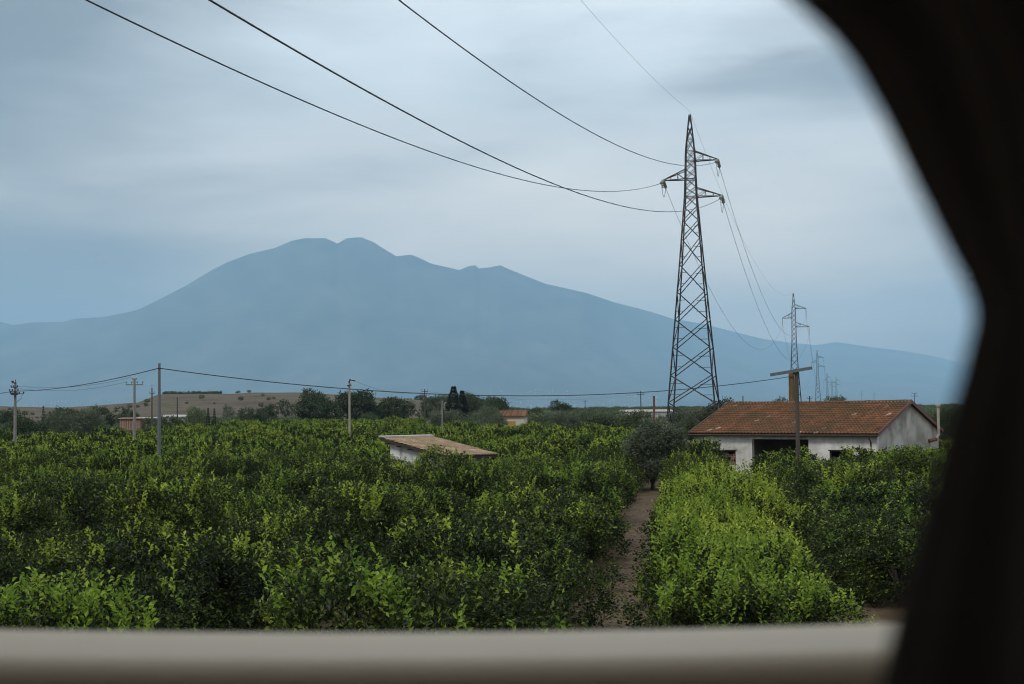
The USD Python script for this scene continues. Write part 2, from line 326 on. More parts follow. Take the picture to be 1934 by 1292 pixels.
# ------------------------------------------------------------------ ground, hill, mountain
# skyline of the low hill on the left, as (photo column, height in metres at 600 m)
hill_px = [(-900, 768), (-200, 766), (0, 768), (110, 771), (200, 765.5), (262, 761), (276, 755), (296, 747), (312, 745), (440, 744.5), (480, 742), (560, 742), (640, 746), (700, 751), (760, 754), (860, 762), (930, 770), (960, 773), (1100, 775), (2400, 775)]
hill_az = np.array([at(x, 760, 600)[0] / 600 for x, _ in hill_px])
hill_h = np.array([max(at(x, y, 600)[2], 0) if x < 940 else 0.0 for x, y in hill_px])


def ground_z(x, y):
    x, y = np.asarray(x, float), np.asarray(y, float)
    yy = np.maximum(y, 1.0)
    h = np.interp(x / yy, hill_az, hill_h)
    up = sstep(400, 600, yy)
    up = up * 0.72 + 0.28 * np.clip((yy - 400) / 200, 0, 1)
    z = h * np.where(yy <= 600, up, 1 - sstep(760, 1100, yy)) * (y > 50)
    return z


def polar_sheet(ts, ys, extra=None):
    t, d = np.meshgrid(ts, ys, indexing='ij')
    x, y = t * d, d
    z = ground_z(x, y)
    if extra is not None:
        z = z + extra(x, y)
    return np.stack([x, y, z], -1).reshape(-1, 3), grid_faces(len(ts), len(ys))


ys = np.concatenate([[2, 8, 14, 20], np.linspace(25, 200, 60), np.linspace(205, 395, 18), np.linspace(400, 620, 50), np.linspace(640, 1200, 30), np.geomspace(1300, 50500, 26)])
ts = np.concatenate([np.linspace(-1.5, -0.46, 12), np.linspace(-0.45, 0.45, 300), np.linspace(0.46, 1.5, 12)])
v, f = polar_sheet(ts, ys)
back = trimesh.Trimesh(*(lambda t, d: (np.stack([t, d, 0 * t], -1).reshape(-1, 3), grid_faces(9, 3)))(*np.meshgrid(np.linspace(-400, 400, 9), np.array([-300.0, -100, 1.9]), indexing='ij')), process=False)
obj('ground', cat_([trimesh.Trimesh(v, f, process=False), back]), M['soil'], kind='structure', smooth=True)
tt = ts[(ts > -0.46) & (ts < 0.05)]
v, f = polar_sheet(tt, np.concatenate([np.linspace(430, 620, 40), np.linspace(630, 770, 8)]), lambda x, y: 0.05 + 0.25 * meshkit.fbm(np.stack([x * 0.08, y * 0.08, 0 * x], -1)) * sstep(430, 470, y))
obj('brown_hill', (v, f), M['field'], kind='structure', smooth=True)

ridge = [(-900, 700), (-300, 640), (-120, 600), (-40, 603), (0, 608), (25, 614), (60, 609), (120, 608), (140, 602), (195, 599), (245, 589), (265, 583), (300, 566), (350, 540), (400, 510), (430, 495), (470, 480), (520, 468), (550, 455), (575, 450), (615, 450), (637, 460), (655, 450), (682, 448), (705, 457), (722, 468), (748, 484), (775, 481), (785, 484), (815, 498), (850, 506), (868, 510), (885, 503), (897, 501), (905, 507), (925, 505), (945, 501), (960, 508), (1000, 524), (1030, 536), (1075, 546), (1110, 554), (1160, 571), (1200, 581), (1240, 592), (1270, 602), (1330, 612), (1380, 625), (1440, 640), (1500, 648), (1540, 652), (1580, 646), (1640, 655), (1700, 662), (1760, 672), (1800, 682), (1880, 705), (1950, 722), (2200, 745), (2600, 760)]
cols = np.unique(np.concatenate([np.linspace(-900, 2600, 520), [r[0] for r in ridge]]))
rp, ry = np.array([r[0] for r in ridge], float), np.array([r[1] for r in ridge], float)
sr = np.concatenate([np.linspace(0, 1, 70), [1.015, 1.03, 1.05, 1.08]])
V = np.zeros((len(cols), len(sr), 3))
for i, c in enumerate(cols):
    y = np.interp(c, rp, ry)
    Y1 = np.interp(c, [-900, 0, 300, 600, 1100, 1400, 1600, 2600], [31000, 31000, 28500, 28000, 30500, 44500, 47000, 47000])
    top = at(c, y, Y1)
    Y0 = np.interp(c, [-900, 900, 1700, 2600], [20000, 19500, 22000, 23000])
    dep = Y0 + (Y1 - Y0) * sr
    prof = np.where(sr <= 1, 0.25 * np.clip(sr, 0, 1) + 0.75 * np.clip(sr, 0, 1) ** 2.1, 1 - 3 * (sr - 1))
    V[i, :, 0] = top[0] / Y1 * dep
    V[i, :, 1] = dep
    V[i, :, 2] = top[2] * prof
nz = meshkit.fbm(V * np.array([1 / 2600, 1 / 2600, 1 / 2600]), 6, 3) - 0.5
V[:, :, 2] += nz * 1500 * (sr * np.clip(1 - sr, 0, 1) * 3)[None] * (V[:, 69, 2:3] / 3300)
V[:, 0, 2] = -5
obj('mountain', (V.reshape(-1, 3), grid_faces(len(cols), len(sr))), M['mountain'], kind='structure', smooth=True)
town = []
for k in range(420):
    side = rng.random()
    px = rng.normal(90, 90) if side < 0.55 else rng.uniform(860, 1240)
    s = rng.uniform(0.02, 0.22)
    i = int(np.clip(np.searchsorted(cols, px), 0, len(cols) - 1)); j = int(s * 69)
    p = V[i, j]
    w, d, h = rng.uniform(8, 30), rng.uniform(8, 20), rng.uniform(4, 10)
    m = bx(-w / 2, w / 2, -d / 2, d / 2, -6, h); m.apply_translation(p + [0, 0, 4]); town.append(m)
obj('far_town', cat_(town), M['town'], kind='stuff', label='pale specks of a distant town at the foot of the mountain', cat='town')
obj('haze', bx(-45000, 45000, -2000, 51000, -40, 3600), M['haze'], kind='stuff')

# ------------------------------------------------------------------ vegetation builders
def leaf_quads(pos, d, L, W, tone, fold=0.25):
    n = len(pos)
    d = d / (np.linalg.norm(d, axis=1, keepdims=True) + 1e-9)
    s = np.cross(d, rng.normal(size=(n, 3)) + [0, 0, 0.6])
    s /= np.linalg.norm(s, axis=1, keepdims=True) + 1e-9
    nn = np.cross(s, d)
    nn *= np.where(nn[:, 2:] < 0, -1, 1)
    L, W = np.broadcast_to(L, n)[:, None], np.broadcast_to(W, n)[:, None]
    mid = pos + d * L * 0.48
    P = np.stack([pos, mid + s * W / 2 + nn * W * fold, pos + d * L - nn * L * 0.08, mid - s * W / 2 + nn * W * fold], 1)
    b = np.arange(n)[:, None] * 4
    F = np.concatenate([b + [0, 1, 2], b + [0, 2, 3]], 1).reshape(-1, 3)
    return P.reshape(-1, 3), F, np.repeat(np.broadcast_to(tone, n), 4)


def lobes_points(lobes, n, inner=0.62):
    """Points in the outer shell of a heap of ellipsoids: [(centre, radii)]."""
    C, Rr = np.array([l[0] for l in lobes]), np.array([l[1] for l in lobes])
    area = (Rr[:, 0] * Rr[:, 1] * Rr[:, 2]) ** (2 / 3)
    out, nor = [], []
    got = 0
    while got < n:
        k = rng.choice(len(C), size=n, p=area / area.sum())
        d = rng.normal(size=(n, 3)); d /= np.linalg.norm(d, axis=1, keepdims=True)
        bump = 0.80 + 0.42 * meshkit.fbm(d * 2.3 + k[:, None] * 7.1, 3, 11)
        r = (inner + (1 - inner) * rng.random(n) ** 0.6) * bump
        p = C[k] + d * Rr[k] * r[:, None]
        depth = np.min(np.linalg.norm((p[:, None] - C[None]) / Rr[None], axis=2), axis=1)
        ok = depth > inner * 0.93
        out.append(p[ok]); nor.append(d[ok]); got += ok.sum()
    return np.concatenate(out)[:n], np.concatenate(nor)[:n]


def crown(lobes, twigs, per, L, W, spread, zmin, up=0.35, tone0=0.5, tvar=0.5, gaps=0):
    p, nrm = lobes_points(lobes, int(twigs * (1.25 if gaps else 1)))
    keep = p[:, 2] > zmin
    if gaps:                                          # hollows between the clumps of foliage
        keep &= meshkit.fbm(p * gaps + 3.3, 2, 21) > 0.43
    p, nrm = p[keep], nrm[keep]
    td = nrm * 0.8 + rng.normal(size=p.shape) * 0.45 + [0, 0, up]
    td /= np.linalg.norm(td, axis=1, keepdims=True)
    clump = meshkit.fbm(p * 1.3, 3, 5)
    pos = np.repeat(p, per, 0) + np.repeat(td, per, 0) * (rng.random((len(p) * per, 1)) - 0.3) * spread * 1.5 + rng.normal(size=(len(p) * per, 3)) * spread * 0.28
    d = np.repeat(td, per, 0) * 0.7 + rng.normal(size=pos.shape) * 0.65
    sz = rng.uniform(0.75, 1.25, len(pos))
    tone = np.clip(tone0 + (np.repeat(clump, per) - 0.5) * 1.2 + rng.normal(size=len(pos)) * tvar * 0.4, 0, 1)
    return leaf_quads(pos, d, L * sz, W * sz, tone)


def shoots(p0, n_leaf, length, L, W, lean=0.25):
    """Upright young shoots with leaves along them."""
    n = len(p0)
    d = rng.normal(size=(n, 3)) * lean + [0, 0, 1.0]
    d /= np.linalg.norm(d, axis=1, keepdims=True)
    ln = rng.uniform(0.5, 1.0, n) * length
    t = np.tile(np.linspace(0.02, 1, n_leaf), n)
    pos = np.repeat(p0, n_leaf, 0) + np.repeat(d * ln[:, None], n_leaf, 0) * t[:, None]
    out = rng.normal(size=pos.shape) * [1, 1, 0.3]
    out /= np.linalg.norm(out, axis=1, keepdims=True)
    dd = out * 0.85 + np.repeat(d, n_leaf, 0) * 0.65
    tone = np.clip(np.repeat(rng.uniform(0.0, 0.8, n), n_leaf) + rng.normal(size=len(pos)) * 0.16 + t * 0.12, 0, 1)
    sz = rng.uniform(0.75, 1.2, len(pos))
    return leaf_quads(pos, dd, L * sz, W * sz, tone)


def limbs(h0, tops, r0):
    ms = [tube([[0, 0, -0.15], [0.03, 0.02, h0 * 0.5], [0, 0, h0]], [r0 * 1.25, r0, r0 * 0.9], 7)]
    for t in tops:
        t = np.asarray(t, float)
        mid = np.array([t[0] * 0.45, t[1] * 0.45, h0 + (t[2] - h0) * 0.62]) + rng.normal(size=3) * 0.06
        ms.append(tube([[0, 0, h0 * 0.9], mid, t], [r0 * 0.62, r0 * 0.4, r0 * 0.12], 5))
    return cat_(ms)


def citrus(name, seed, lod, lush):
    """One citrus tree: trunk with limbs, a heap-shaped crown, and young shoots."""
    global rng
    keep_rng, rng = rng, np.random.default_rng(seed)
    lobes = [((0, 0, 1.10), (1.35, 1.35, 0.9))]
    for k in range(15):
        a = k * 2.399 + rng.uniform(-0.4, 0.4)
        r = rng.uniform(0.8, 1.72)
        z = rng.uniform(0.55, 1.65) if k % 3 else rng.uniform(1.45, 1.95)
        q = rng.uniform(0.42, 0.92)
        lobes.append(((r * math.cos(a) * (1.25 - z * 0.25), r * math.sin(a) * (1.25 - z * 0.25), z), (q * 1.1, q * 1.1, q * 0.9)))
    tw, per, L, W = ((1750, 15, 0.088, 0.046), (620, 12, 0.16, 0.086))[lod]
    v, f, t = crown(lobes, tw, per, L, W, 0.20, 0.12, tone0=0.33 + 0.06 * lush, tvar=0.85, gaps=1.7)
    t_ = thing(name)
    obj('trunk', limbs(0.55, [(l[0][0] * 0.8, l[0][1] * 0.8, l[0][2]) for l in lobes[1:8]], 0.085), M['bark'], t_)
    obj('crown', (v, f), M['citrus'], t_, tone=t)
    p, nrm = lobes_points(lobes, 900, 0.86)
    patch = meshkit.fbm(p * 1.5 + seed, 3, 9) + p[:, 2] * (0.17 if lush < 1 else 0.30) + rng.normal(size=len(p)) * 0.09
    n = int((22 + 200 * lush + (160 if lush >= 1 else 0)) * (1.0 if lod == 0 else 0.55))
    top = p[np.argsort(-patch)[:n]]
    nl, ln, L, W = ((12, 0.50, 0.098, 0.052), (8, 0.5, 0.16, 0.085))[lod]
    if lush >= 1:
        L, W, ln = L * 1.10, W * 1.0, 0.72
    v, f, t = shoots(top - [0, 0, 0.12], nl, ln, L, W)
    obj('young_shoots', (v, f), M['young'], t_, tone=t)
    rng = keep_rng
    return t_


def tree(name, label, cat, loc, W, H, kind, leaves=1500, group=None, trunk=0.22, shape='round', L=None, rz=0.0):
    """A standing tree or bush of width W and height H."""
    lobes = []
    zc = H * (trunk + (1 - trunk) / 2)
    lobes.append(((0, 0, zc), (W * 0.33, W * 0.33, H * (1 - trunk) * 0.42)))
    for k in range(9):
        a = k * 2.399 + rng.uniform(-0.4, 0.4)
        zz = H * trunk + (H * (1 - trunk)) * rng.uniform(0.22, 0.82)
        sh = math.sqrt(max(0.1, 1 - ((zz - zc) / (H * (1 - trunk) * 0.62)) ** 2))
        r = W * 0.30 * rng.uniform(0.6, 1.1) * sh
        q = W * rng.uniform(0.17, 0.25)
        lobes.append(((r * math.cos(a), r * math.sin(a), zz), (q, q, q * min(1.0, 0.75 * H / W + 0.2))))
    L = L or max(0.13, W * 0.042)
    tw = leaves * 2 // 8
    t_ = thing(name, label, cat, loc, rz, group=group)
    obj('trunk', limbs(max(H * trunk, 0.3), [(l[0][0] * 0.8, l[0][1] * 0.8, l[0][2]) for l in lobes[1:6]], W * 0.032), M['bark'], t_)
    v, f, t = crown(lobes, tw, 8, L, L * (0.40 if kind == 'olive' else 0.62), L * 1.7, 0.05, up=0.5)
    obj('crown', (v, f), M[kind], t_, tone=t)
    return t_


def conifer(name, label, loc, W, H, n=1400, group=None):
    t_ = thing(name, label, 'conifer', loc, 0, group=group)
    obj('trunk', tube([[0, 0, -0.2], [0, 0, H * 0.96]], [W * 0.05, 0.03], 6), M['bark'], t_)
    z = 0.08 + 0.92 * rng.random(n) ** 1.1
    q = z * 13
    z = z - 0.28 * (q - np.floor(q) - 0.5) / 13        # whorls of branches
    tier = 0.70 + 0.30 * np.abs(np.sin(np.floor(q) * 1.9 + 1))
    r = W / 2 * (1.02 - z) * tier * (0.55 + 0.45 * np.sqrt(rng.random(n))) + 0.05
    a = rng.random(n) * 2 * np.pi
    a = a + 0.5 * np.sin(3 * a)
    p = np.stack([r * np.cos(a), r * np.sin(a), z * H], 1)
    d = np.stack([np.cos(a), np.sin(a), -0.25 + 0 * a], 1) + rng.normal(size=(n, 3)) * 0.25
    v, f, t = leaf_quads(p, d, W * 0.20 * rng.uniform(0.6, 1.2, n) * (0.35 + 0.7 * (1 - z)), W * 0.085 * (0.4 + 0.6 * (1 - z)), rng.random(n))
    obj('crown', (v, f), M['conifer'], t_, tone=t)
    return t_


# ------------------------------------------------------------------ the farmhouse (local axes: x along the front wall from its right corner to the left, y into the house)
HX, HY, HTH = 24.016, 93.97, 0.62288
E1, E2 = np.array([-math.cos(HTH), math.sin(HTH)]), np.array([math.sin(HTH), math.cos(HTH)])
HL, HW, ZE, ZR = 13.68, 11.95, 3.10, 5.12
SLOPE = (ZR - ZE) / (HW / 2)
house = UsdGeom.Xform.Define(stage, numbered('/World', 'farmhouse')).GetPrim()
# x axis of the house runs to the left in the picture, so the house frame is mirrored: meshes are placed in the world and left there
say(house, 'white single-storey farmhouse with a red tiled gable roof', 'farmhouse')


def H(m, flip=True):
    m = m if isinstance(m, trimesh.Trimesh) else trimesh.Trimesh(*m, process=False)
    v = np.array(m.vertices)
    w = np.empty_like(v)
    w[:, :2] = [HX, HY] + v[:, :1] * E1 + v[:, 1:2] * E2
    w[:, 2] = v[:, 2]
    return trimesh.Trimesh(w, np.array(m.faces)[:, ::-1], process=False)


def slab(poly, axis, at_, thick):
    """A wall: polygon (u, z) extruded by thick; axis 'y' -> plane y = at_, u = x; axis 'x' -> plane x = at_, u = y."""
    m = trimesh.creation.extrude_polygon(poly, thick, engine='earcut')
    v = np.array(m.vertices)
    if axis == 'y':
        w = np.stack([v[:, 0], at_ + v[:, 2], v[:, 1]], 1); f = np.array(m.faces)[:, ::-1]
    else:
        w = np.stack([at_ + v[:, 2], v[:, 0], v[:, 1]], 1); f = np.array(m.faces)
    return trimesh.Trimesh(w, f, process=False)


front = sbox(0, -0.3, HL, ZE - 0.02)
for o in ((10.34, 0.85, 12.15, 1.88), (4.86, 0.0, 9.08, 2.70), (1.65, 0.85, 3.36, 1.95)):
    front = front.difference(sbox(*o))
obj('front_wall', H(slab(front, 'y', 0.0, 0.35)), M['plaster'], house)
gp = Polygon([(0.352, -0.3), (HW, -0.3), (HW, ZE - 0.02), (HW / 2, ZR - 0.02), (0.352, ZE + 0.33 * SLOPE - 0.02)])
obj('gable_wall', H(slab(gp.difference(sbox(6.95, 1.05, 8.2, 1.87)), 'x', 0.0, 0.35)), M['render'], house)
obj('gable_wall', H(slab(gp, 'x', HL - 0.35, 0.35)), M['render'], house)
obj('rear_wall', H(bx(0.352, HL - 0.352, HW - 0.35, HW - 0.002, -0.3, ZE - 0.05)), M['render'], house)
# the porch recess: side walls, back wall, ceiling
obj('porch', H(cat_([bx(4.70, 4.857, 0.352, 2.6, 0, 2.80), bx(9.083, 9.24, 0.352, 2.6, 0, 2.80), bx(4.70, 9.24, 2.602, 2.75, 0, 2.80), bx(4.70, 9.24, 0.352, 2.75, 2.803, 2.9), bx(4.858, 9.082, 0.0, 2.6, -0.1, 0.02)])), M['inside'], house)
obj('porch_door', H(bx(6.2, 7.3, 2.54, 2.598, 0.022, 2.15)), M['darkwood'], house)
obj('inner_wall', H(bx(0.40, HL - 0.40, 3.2, 3.3, 0.0, 3.0)), M['inside'], house)
for x0, x1, zt, bricks in ((10.34, 12.15, 1.88, True), (1.65, 3.36, 1.95, False)):
    w_ = obj('window', H(cat_([bx(x0, x1, 0.10, 0.17, zt - 0.07, zt), bx(x0, x0 + 0.07, 0.10, 0.17, 0.85, zt - 0.072), bx(x1 - 0.07, x1, 0.10, 0.17, 0.85, zt - 0.072), bx((x0 + x1) / 2 - 0.03, (x0 + x1) / 2 + 0.03, 0.11, 0.165, 0.92, zt - 0.072)])), M['darkwood'], house)
    if bricks:                                       # walled up with hollow bricks set edgeways, some missing
        for r in range(5):
            for c in range(8):
                if (r * 5 + c * 3) % 7 in (2, 5):
                    continue
                bz, bx0 = 0.93 + r * 0.175, x0 + 0.08 + c * 0.207
                mb = cat_([bx(bx0, bx0 + 0.185, 0.20, 0.32, bz, bz + 0.035), bx(bx0, bx0 + 0.185, 0.20, 0.32, bz + 0.125, bz + 0.160), bx(bx0, bx0 + 0.035, 0.20, 0.32, bz + 0.036, bz + 0.124), bx(bx0 + 0.15, bx0 + 0.185, 0.20, 0.32, bz + 0.036, bz + 0.124)])
                p_ = numbered(str(w_.GetPath()), 'brick')
                usdkit.mesh(stage, p_, H(mb), M['brick'] if (r + c) % 3 else M['brick_pale'])
    else:
        p_ = numbered(str(w_.GetPath()), 'shutter_panel')
        usdkit.mesh(stage, p_, H(bx(x0 + 0.075, x1 - 0.075, 0.20, 0.24, 0.86, zt - 0.45)), M['darkwood'])
    obj('window_lintel', H(bx(x0 - 0.08, x1 + 0.08, -0.03, 0.10, zt + 0.003, zt + 0.06)), M['darkwood'], house)
obj('gable_vent', H(cat_([bx(-0.03, 0.0, 6.9, 8.25, 1.873, 1.93), bx(-0.03, 0.0, 6.87, 6.947, 1.05, 1.87), bx(-0.03, 0.0, 8.203, 8.28, 1.05, 1.87)])), M['darkwood'], house)


def tiled(nx, nr, length, slope_len, wob, seed):
    """Courses of interlocking barrel tiles in the plane (u along the eave, s up the slope, h above it); returns mesh and per-vertex tone."""
    r = np.random.default_rng(seed)
    tw, tl = length / nx, slope_len / nr
    prof = np.array([[0.0, 0.012], [0.16, 0.052], [0.34, 0.062], [0.50, 0.030], [0.72, 0.010], [1.0, 0.012]])
    V_, F_, T_ = [], [], []
    n = 0
    k = len(prof)
    for j in range(nr):
        for i in range(nx):
            du, ds, dh = r.normal(0, wob), r.normal(0, wob * 1.6), abs(r.normal(0, wob * 0.6))
            u = (i + prof[:, 0] * 1.02) * tw + du
            h = prof[:, 1] * tw / 0.24 + dh
            lo = np.stack([u, np.full(k, j * tl - 0.05 + ds), h + 0.060], 1)
            hi = np.stack([u, np.full(k, (j + 1) * tl + ds), h], 1)
            lip = lo - [0, 0, 0.058]
            V_.append(np.concatenate([lip, lo, hi]))
            a = np.arange(k - 1)
            for o in (0, k):
                F_.append(np.concatenate([np.stack([a + o, a + o + 1, a + o + k + 1], 1), np.stack([a + o, a + o + k + 1, a + o + k], 1)]) + n)
            T_.append(np.full(3 * k, np.clip(r.normal(0.5, 0.2) if r.random() > 0.003 else 1.0, 0, 1)))
            n += 3 * k
    return np.concatenate(V_), np.concatenate(F_), np.concatenate(T_)


OV, OG = 0.30, 0.20
sl = math.hypot(HW / 2 + OV, (HW / 2 + OV) * SLOPE)
cs, sn = math.cos(math.atan(SLOPE)), math.sin(math.atan(SLOPE))
for side in (0, 1):
    v, f, t = tiled(56, 16, HL + 2 * OG, sl, 0.006, 5 + side)
    sag = -0.05 * np.sin(np.pi * v[:, 0] / HL) * np.clip(v[:, 1] / sl, 0, 1) + 0.018 * (meshkit.noise(np.stack([v[:, 0] * 0.6, v[:, 1] * 0.8, 0 * v[:, 0]], -1), 4) - 0.5)
    h = v[:, 2] + sag
    yy = -OV + v[:, 1] * cs - h * sn
    zz = ZE - OV * SLOPE + v[:, 1] * sn + h * cs + 0.10
    w = np.stack([v[:, 0] - OG, yy if side == 0 else HW - yy, zz], 1)
    ff = f[:, ::-1] if side == 0 else f
    m = H(trimesh.Trimesh(w, ff, process=False))
    obj('roof_tiles', m, M['tile_red'], house, kind='stuff', tone=t)
    # the boarded roof below the tiles
    y0, y1 = (-OV, HW / 2) if side == 0 else (HW + OV, HW / 2)
    zz0 = ZE - OV * SLOPE
    deck = np.array([[-OG, y0, zz0], [HL + OG, y0, zz0], [HL + OG, y1, ZR], [-OG, y1, ZR]], float)
    dm = trimesh.convex.convex_hull(np.concatenate([deck + [0, 0, 0.002], deck + [0, 0, 0.085]]))
    obj('roof_deck', H(dm), M['darkwood'], house)
for side in (0, 1):                                   # barge boards up both gable edges, front and rear slope
    for x in (-OG - 0.045, HL + OG + 0.005):
        y0, y1 = (-OV - 0.02, HW / 2) if side == 0 else (HW + OV + 0.02, HW / 2)
        z0, z1 = ZE - OV * SLOPE, ZR
        q = np.array([[x, y0, z0 - 0.04], [x, y1, z1 - 0.04], [x, y1, z1 + 0.20], [x, y0, z0 + 0.20]])
        obj('barge_board', H(trimesh.convex.convex_hull(np.concatenate([q, q + [0.04, 0, 0]]))), M['trim'], house)
rt = []
for k in range(38):                                   # ridge caps
    x0 = -OG + k * (HL + 2 * OG) / 38
    a = np.linspace(0, np.pi, 7)
    pr = np.stack([0 * a, np.cos(a) * 0.15, np.sin(a) * 0.10], 1)
    z = ZR + 0.15 - 0.05 * math.sin(np.pi * np.clip(x0 / HL, 0, 1)) + rng.normal() * 0.008
    vv = np.concatenate([pr + [x0, HW / 2, z], pr * [1, 0.88, 0.88] + [x0 + 0.40, HW / 2, z]])
    p_ = numbered(str(house.GetPath()), 'ridge_tile')
    m = usdkit.mesh(stage, p_, H(trimesh.Trimesh(vv, grid_faces(2, 7), process=False)), M['tile_red'])
    UsdGeom.PrimvarsAPI(m).CreatePrimvar('tone', Sdf.ValueTypeNames.FloatArray, 'vertex').Set(Vt.FloatArray([float(np.clip(rng.normal(0.45, 0.2), 0, 1))] * 14))
gz = ZE - OV * SLOPE - 0.02
obj('gutter', H(tube([[-OG, -OV - 0.07, gz], [HL + OG, -OV - 0.07, gz]], 0.065, 8)), M['darkwood'], house)
for x in (0.42, HL - 0.16):
    obj('downpipe', H(tube([[x, -OV - 0.07, gz - 0.03], [x, -OV - 0.02, gz - 0.22], [x, -0.07, gz - 0.42], [x, -0.07, 0.0]], 0.05, 8)), M['darkwood'], house)
fl = obj('flue', H(tube([[-0.05, 9.75, 2.44], [-0.42, 10.15, 2.55], [-0.46, 10.6, 2.86], [-0.46, 10.6, 4.78]], 0.10, 10)), M['flue'], house)
obj('flue_cap', H(cat_([tube([[-0.46, 10.6, 4.76], [-0.46, 10.6, 4.86], [-0.46, 10.6, 5.0], [-0.46, 10.6, 5.05]], [0.11, 0.17, 0.19, 0.14], 12), ])), M['flue'], fl)
obj('flue_elbow', H(tube([[-0.05, 9.70, 2.38], [-0.44, 10.14, 2.53]], 0.14, 8)), M['redwood'], fl)

# ------------------------------------------------------------------ the small tiled shed in the orchard
SX, SY, SA = -7.143, 77.0, 0.787
SU, SV = np.array([math.cos(SA), math.sin(SA)]), np.array([math.sin(SA), -math.cos(SA)])
SL, SW, SZ1, SZ2 = 3.65, 5.33, 3.50, 2.60
shed = UsdGeom.Xform.Define(stage, numbered('/World', 'farm_shed')).GetPrim()
say(shed, 'small low shed with a lean-to roof of tan tiles, sunk among the orchard trees', 'shed')


def S(m):
    m = m if isinstance(m, trimesh.Trimesh) else trimesh.Trimesh(*m, process=False)
    v = np.array(m.vertices); w = np.empty_like(v)
    w[:, :2] = [SX, SY] + v[:, :1] * SU + v[:, 1:2] * SV
    w[:, 2] = v[:, 2]
    return trimesh.Trimesh(w, np.array(m.faces)[:, ::-1], process=False)


sslope = (SZ1 - SZ2) / SW
zroof = lambda y: SZ1 - sslope * y  # noqa: E731
wp = Polygon([(0.45, -0.2), (SW - 0.5, -0.2), (SW - 0.5, zroof(SW - 0.5) - 0.23), (0.45, zroof(0.45) - 0.23)])
obj('side_wall', S(slab(wp, 'x', 0.28, 0.22)), M['plaster'], shed)
obj('side_wall', S(slab(wp, 'x', SL - 0.5, 0.22)), M['plaster'], shed)
obj('rear_wall', S(bx(0.502, SL - 0.502, 0.45, 0.67, -0.2, zroof(0.67) - 0.24)), M['plaster'], shed)
obj('front_wall', S(bx(0.502, SL - 0.502, SW - 0.72, SW - 0.5, -0.2, zroof(SW - 0.5) - 0.24)), M['plaster'], shed)
dk = np.array([[0, 0, SZ1 - 0.2], [SL, 0, SZ1 - 0.2], [SL, SW, SZ2 - 0.2], [0, SW, SZ2 - 0.2]])
obj('roof_deck', S(trimesh.convex.convex_hull(np.concatenate([dk, dk + [0, 0, 0.14]]))), M['darkwood'], shed)
for y in np.linspace(0.5, SW - 0.4, 6):
    obj('rafter', S(bx(-0.06, SL + 0.06, y - 0.05, y + 0.05, zroof(y) - 0.29, zroof(y) - 0.21)), M['darkwood'], shed)
v, f, t = tiled(17, 15, SL, math.hypot(SW, SZ1 - SZ2), 0.008, 9)
cs, sn = math.cos(math.atan(sslope)), math.sin(math.atan(sslope))
w = np.stack([v[:, 0], SW - v[:, 1] * cs, SZ2 - 0.055 + v[:, 1] * sn + v[:, 2] * cs], 1)
obj('roof_tiles', S(trimesh.Trimesh(w, f, process=False)), M['tile_tan'], shed, kind='stuff', tone=t)
rd = np.array([[-0.05, -0.12], [SL + 0.05, -0.12], [SL + 0.05, 0.22], [-0.05, 0.22]])
obj('ridge_flashing', S(trimesh.convex.convex_hull(np.concatenate([np.c_[rd, [SZ1 + 0.02, SZ1 + 0.02, SZ1 - 0.0, SZ1 - 0.0]], np.c_[rd, [SZ1 + 0.075, SZ1 + 0.075, SZ1 + 0.045, SZ1 + 0.045]]]))), M['cement'], shed)

# ------------------------------------------------------------------ far buildings
def cottage(name, label, px, top_py, depth, w, d, h, roof_h, wallm, roofm, rz=0.0, door=None, windows=()):
    x = at(px, top_py, depth)
    t_ = thing(name, label, 'house' if 'house' in name else 'building', (x[0], x[1], float(ground_z(x[0], x[1]))), rz)
    obj('wall', bx(-w / 2, w / 2, 0, d, -0.5, h), wallm, t_)
    rf = trimesh.convex.convex_hull(np.array([[sx * (w / 2 + 0.25), y, z] for sx in (-1, 1) for y, z in ((-0.3, h - 0.05), (d + 0.3, h - 0.05), (d / 2, h + roof_h), (-0.3, h + 0.08), (d + 0.3, h + 0.08))]))
    rfp = obj('roof', rf, roofm, t_, tone=rng.uniform(0.2, 0.8, len(rf.vertices)))
    if roof_h > 0.4:
        rows = []
        sl_ = math.hypot(d / 2 + 0.3, roof_h)
        for k in range(int(w / 0.5)):
            xx = -w / 2 + (k + 0.5) * 0.5
            rows.append(bar([xx, -0.32, h + 0.09], [xx, d / 2, h + roof_h + 0.03], 0.16))
        m = cat_(rows)
        obj('roof_tile_rows', m, roofm, rfp, kind='stuff', tone=np.repeat(rng.uniform(0, 1, len(rows)), 8))
    if door:
        obj('door', bx(door[0], door[1], -0.06, 0.0, -0.3, door[2]), door[3], t_)
    for x0, x1, z0, z1 in windows:
        obj('window', bx(x0, x1, -0.05, 0.0, z0, z1), M['darkwood'], t_)
    return t_


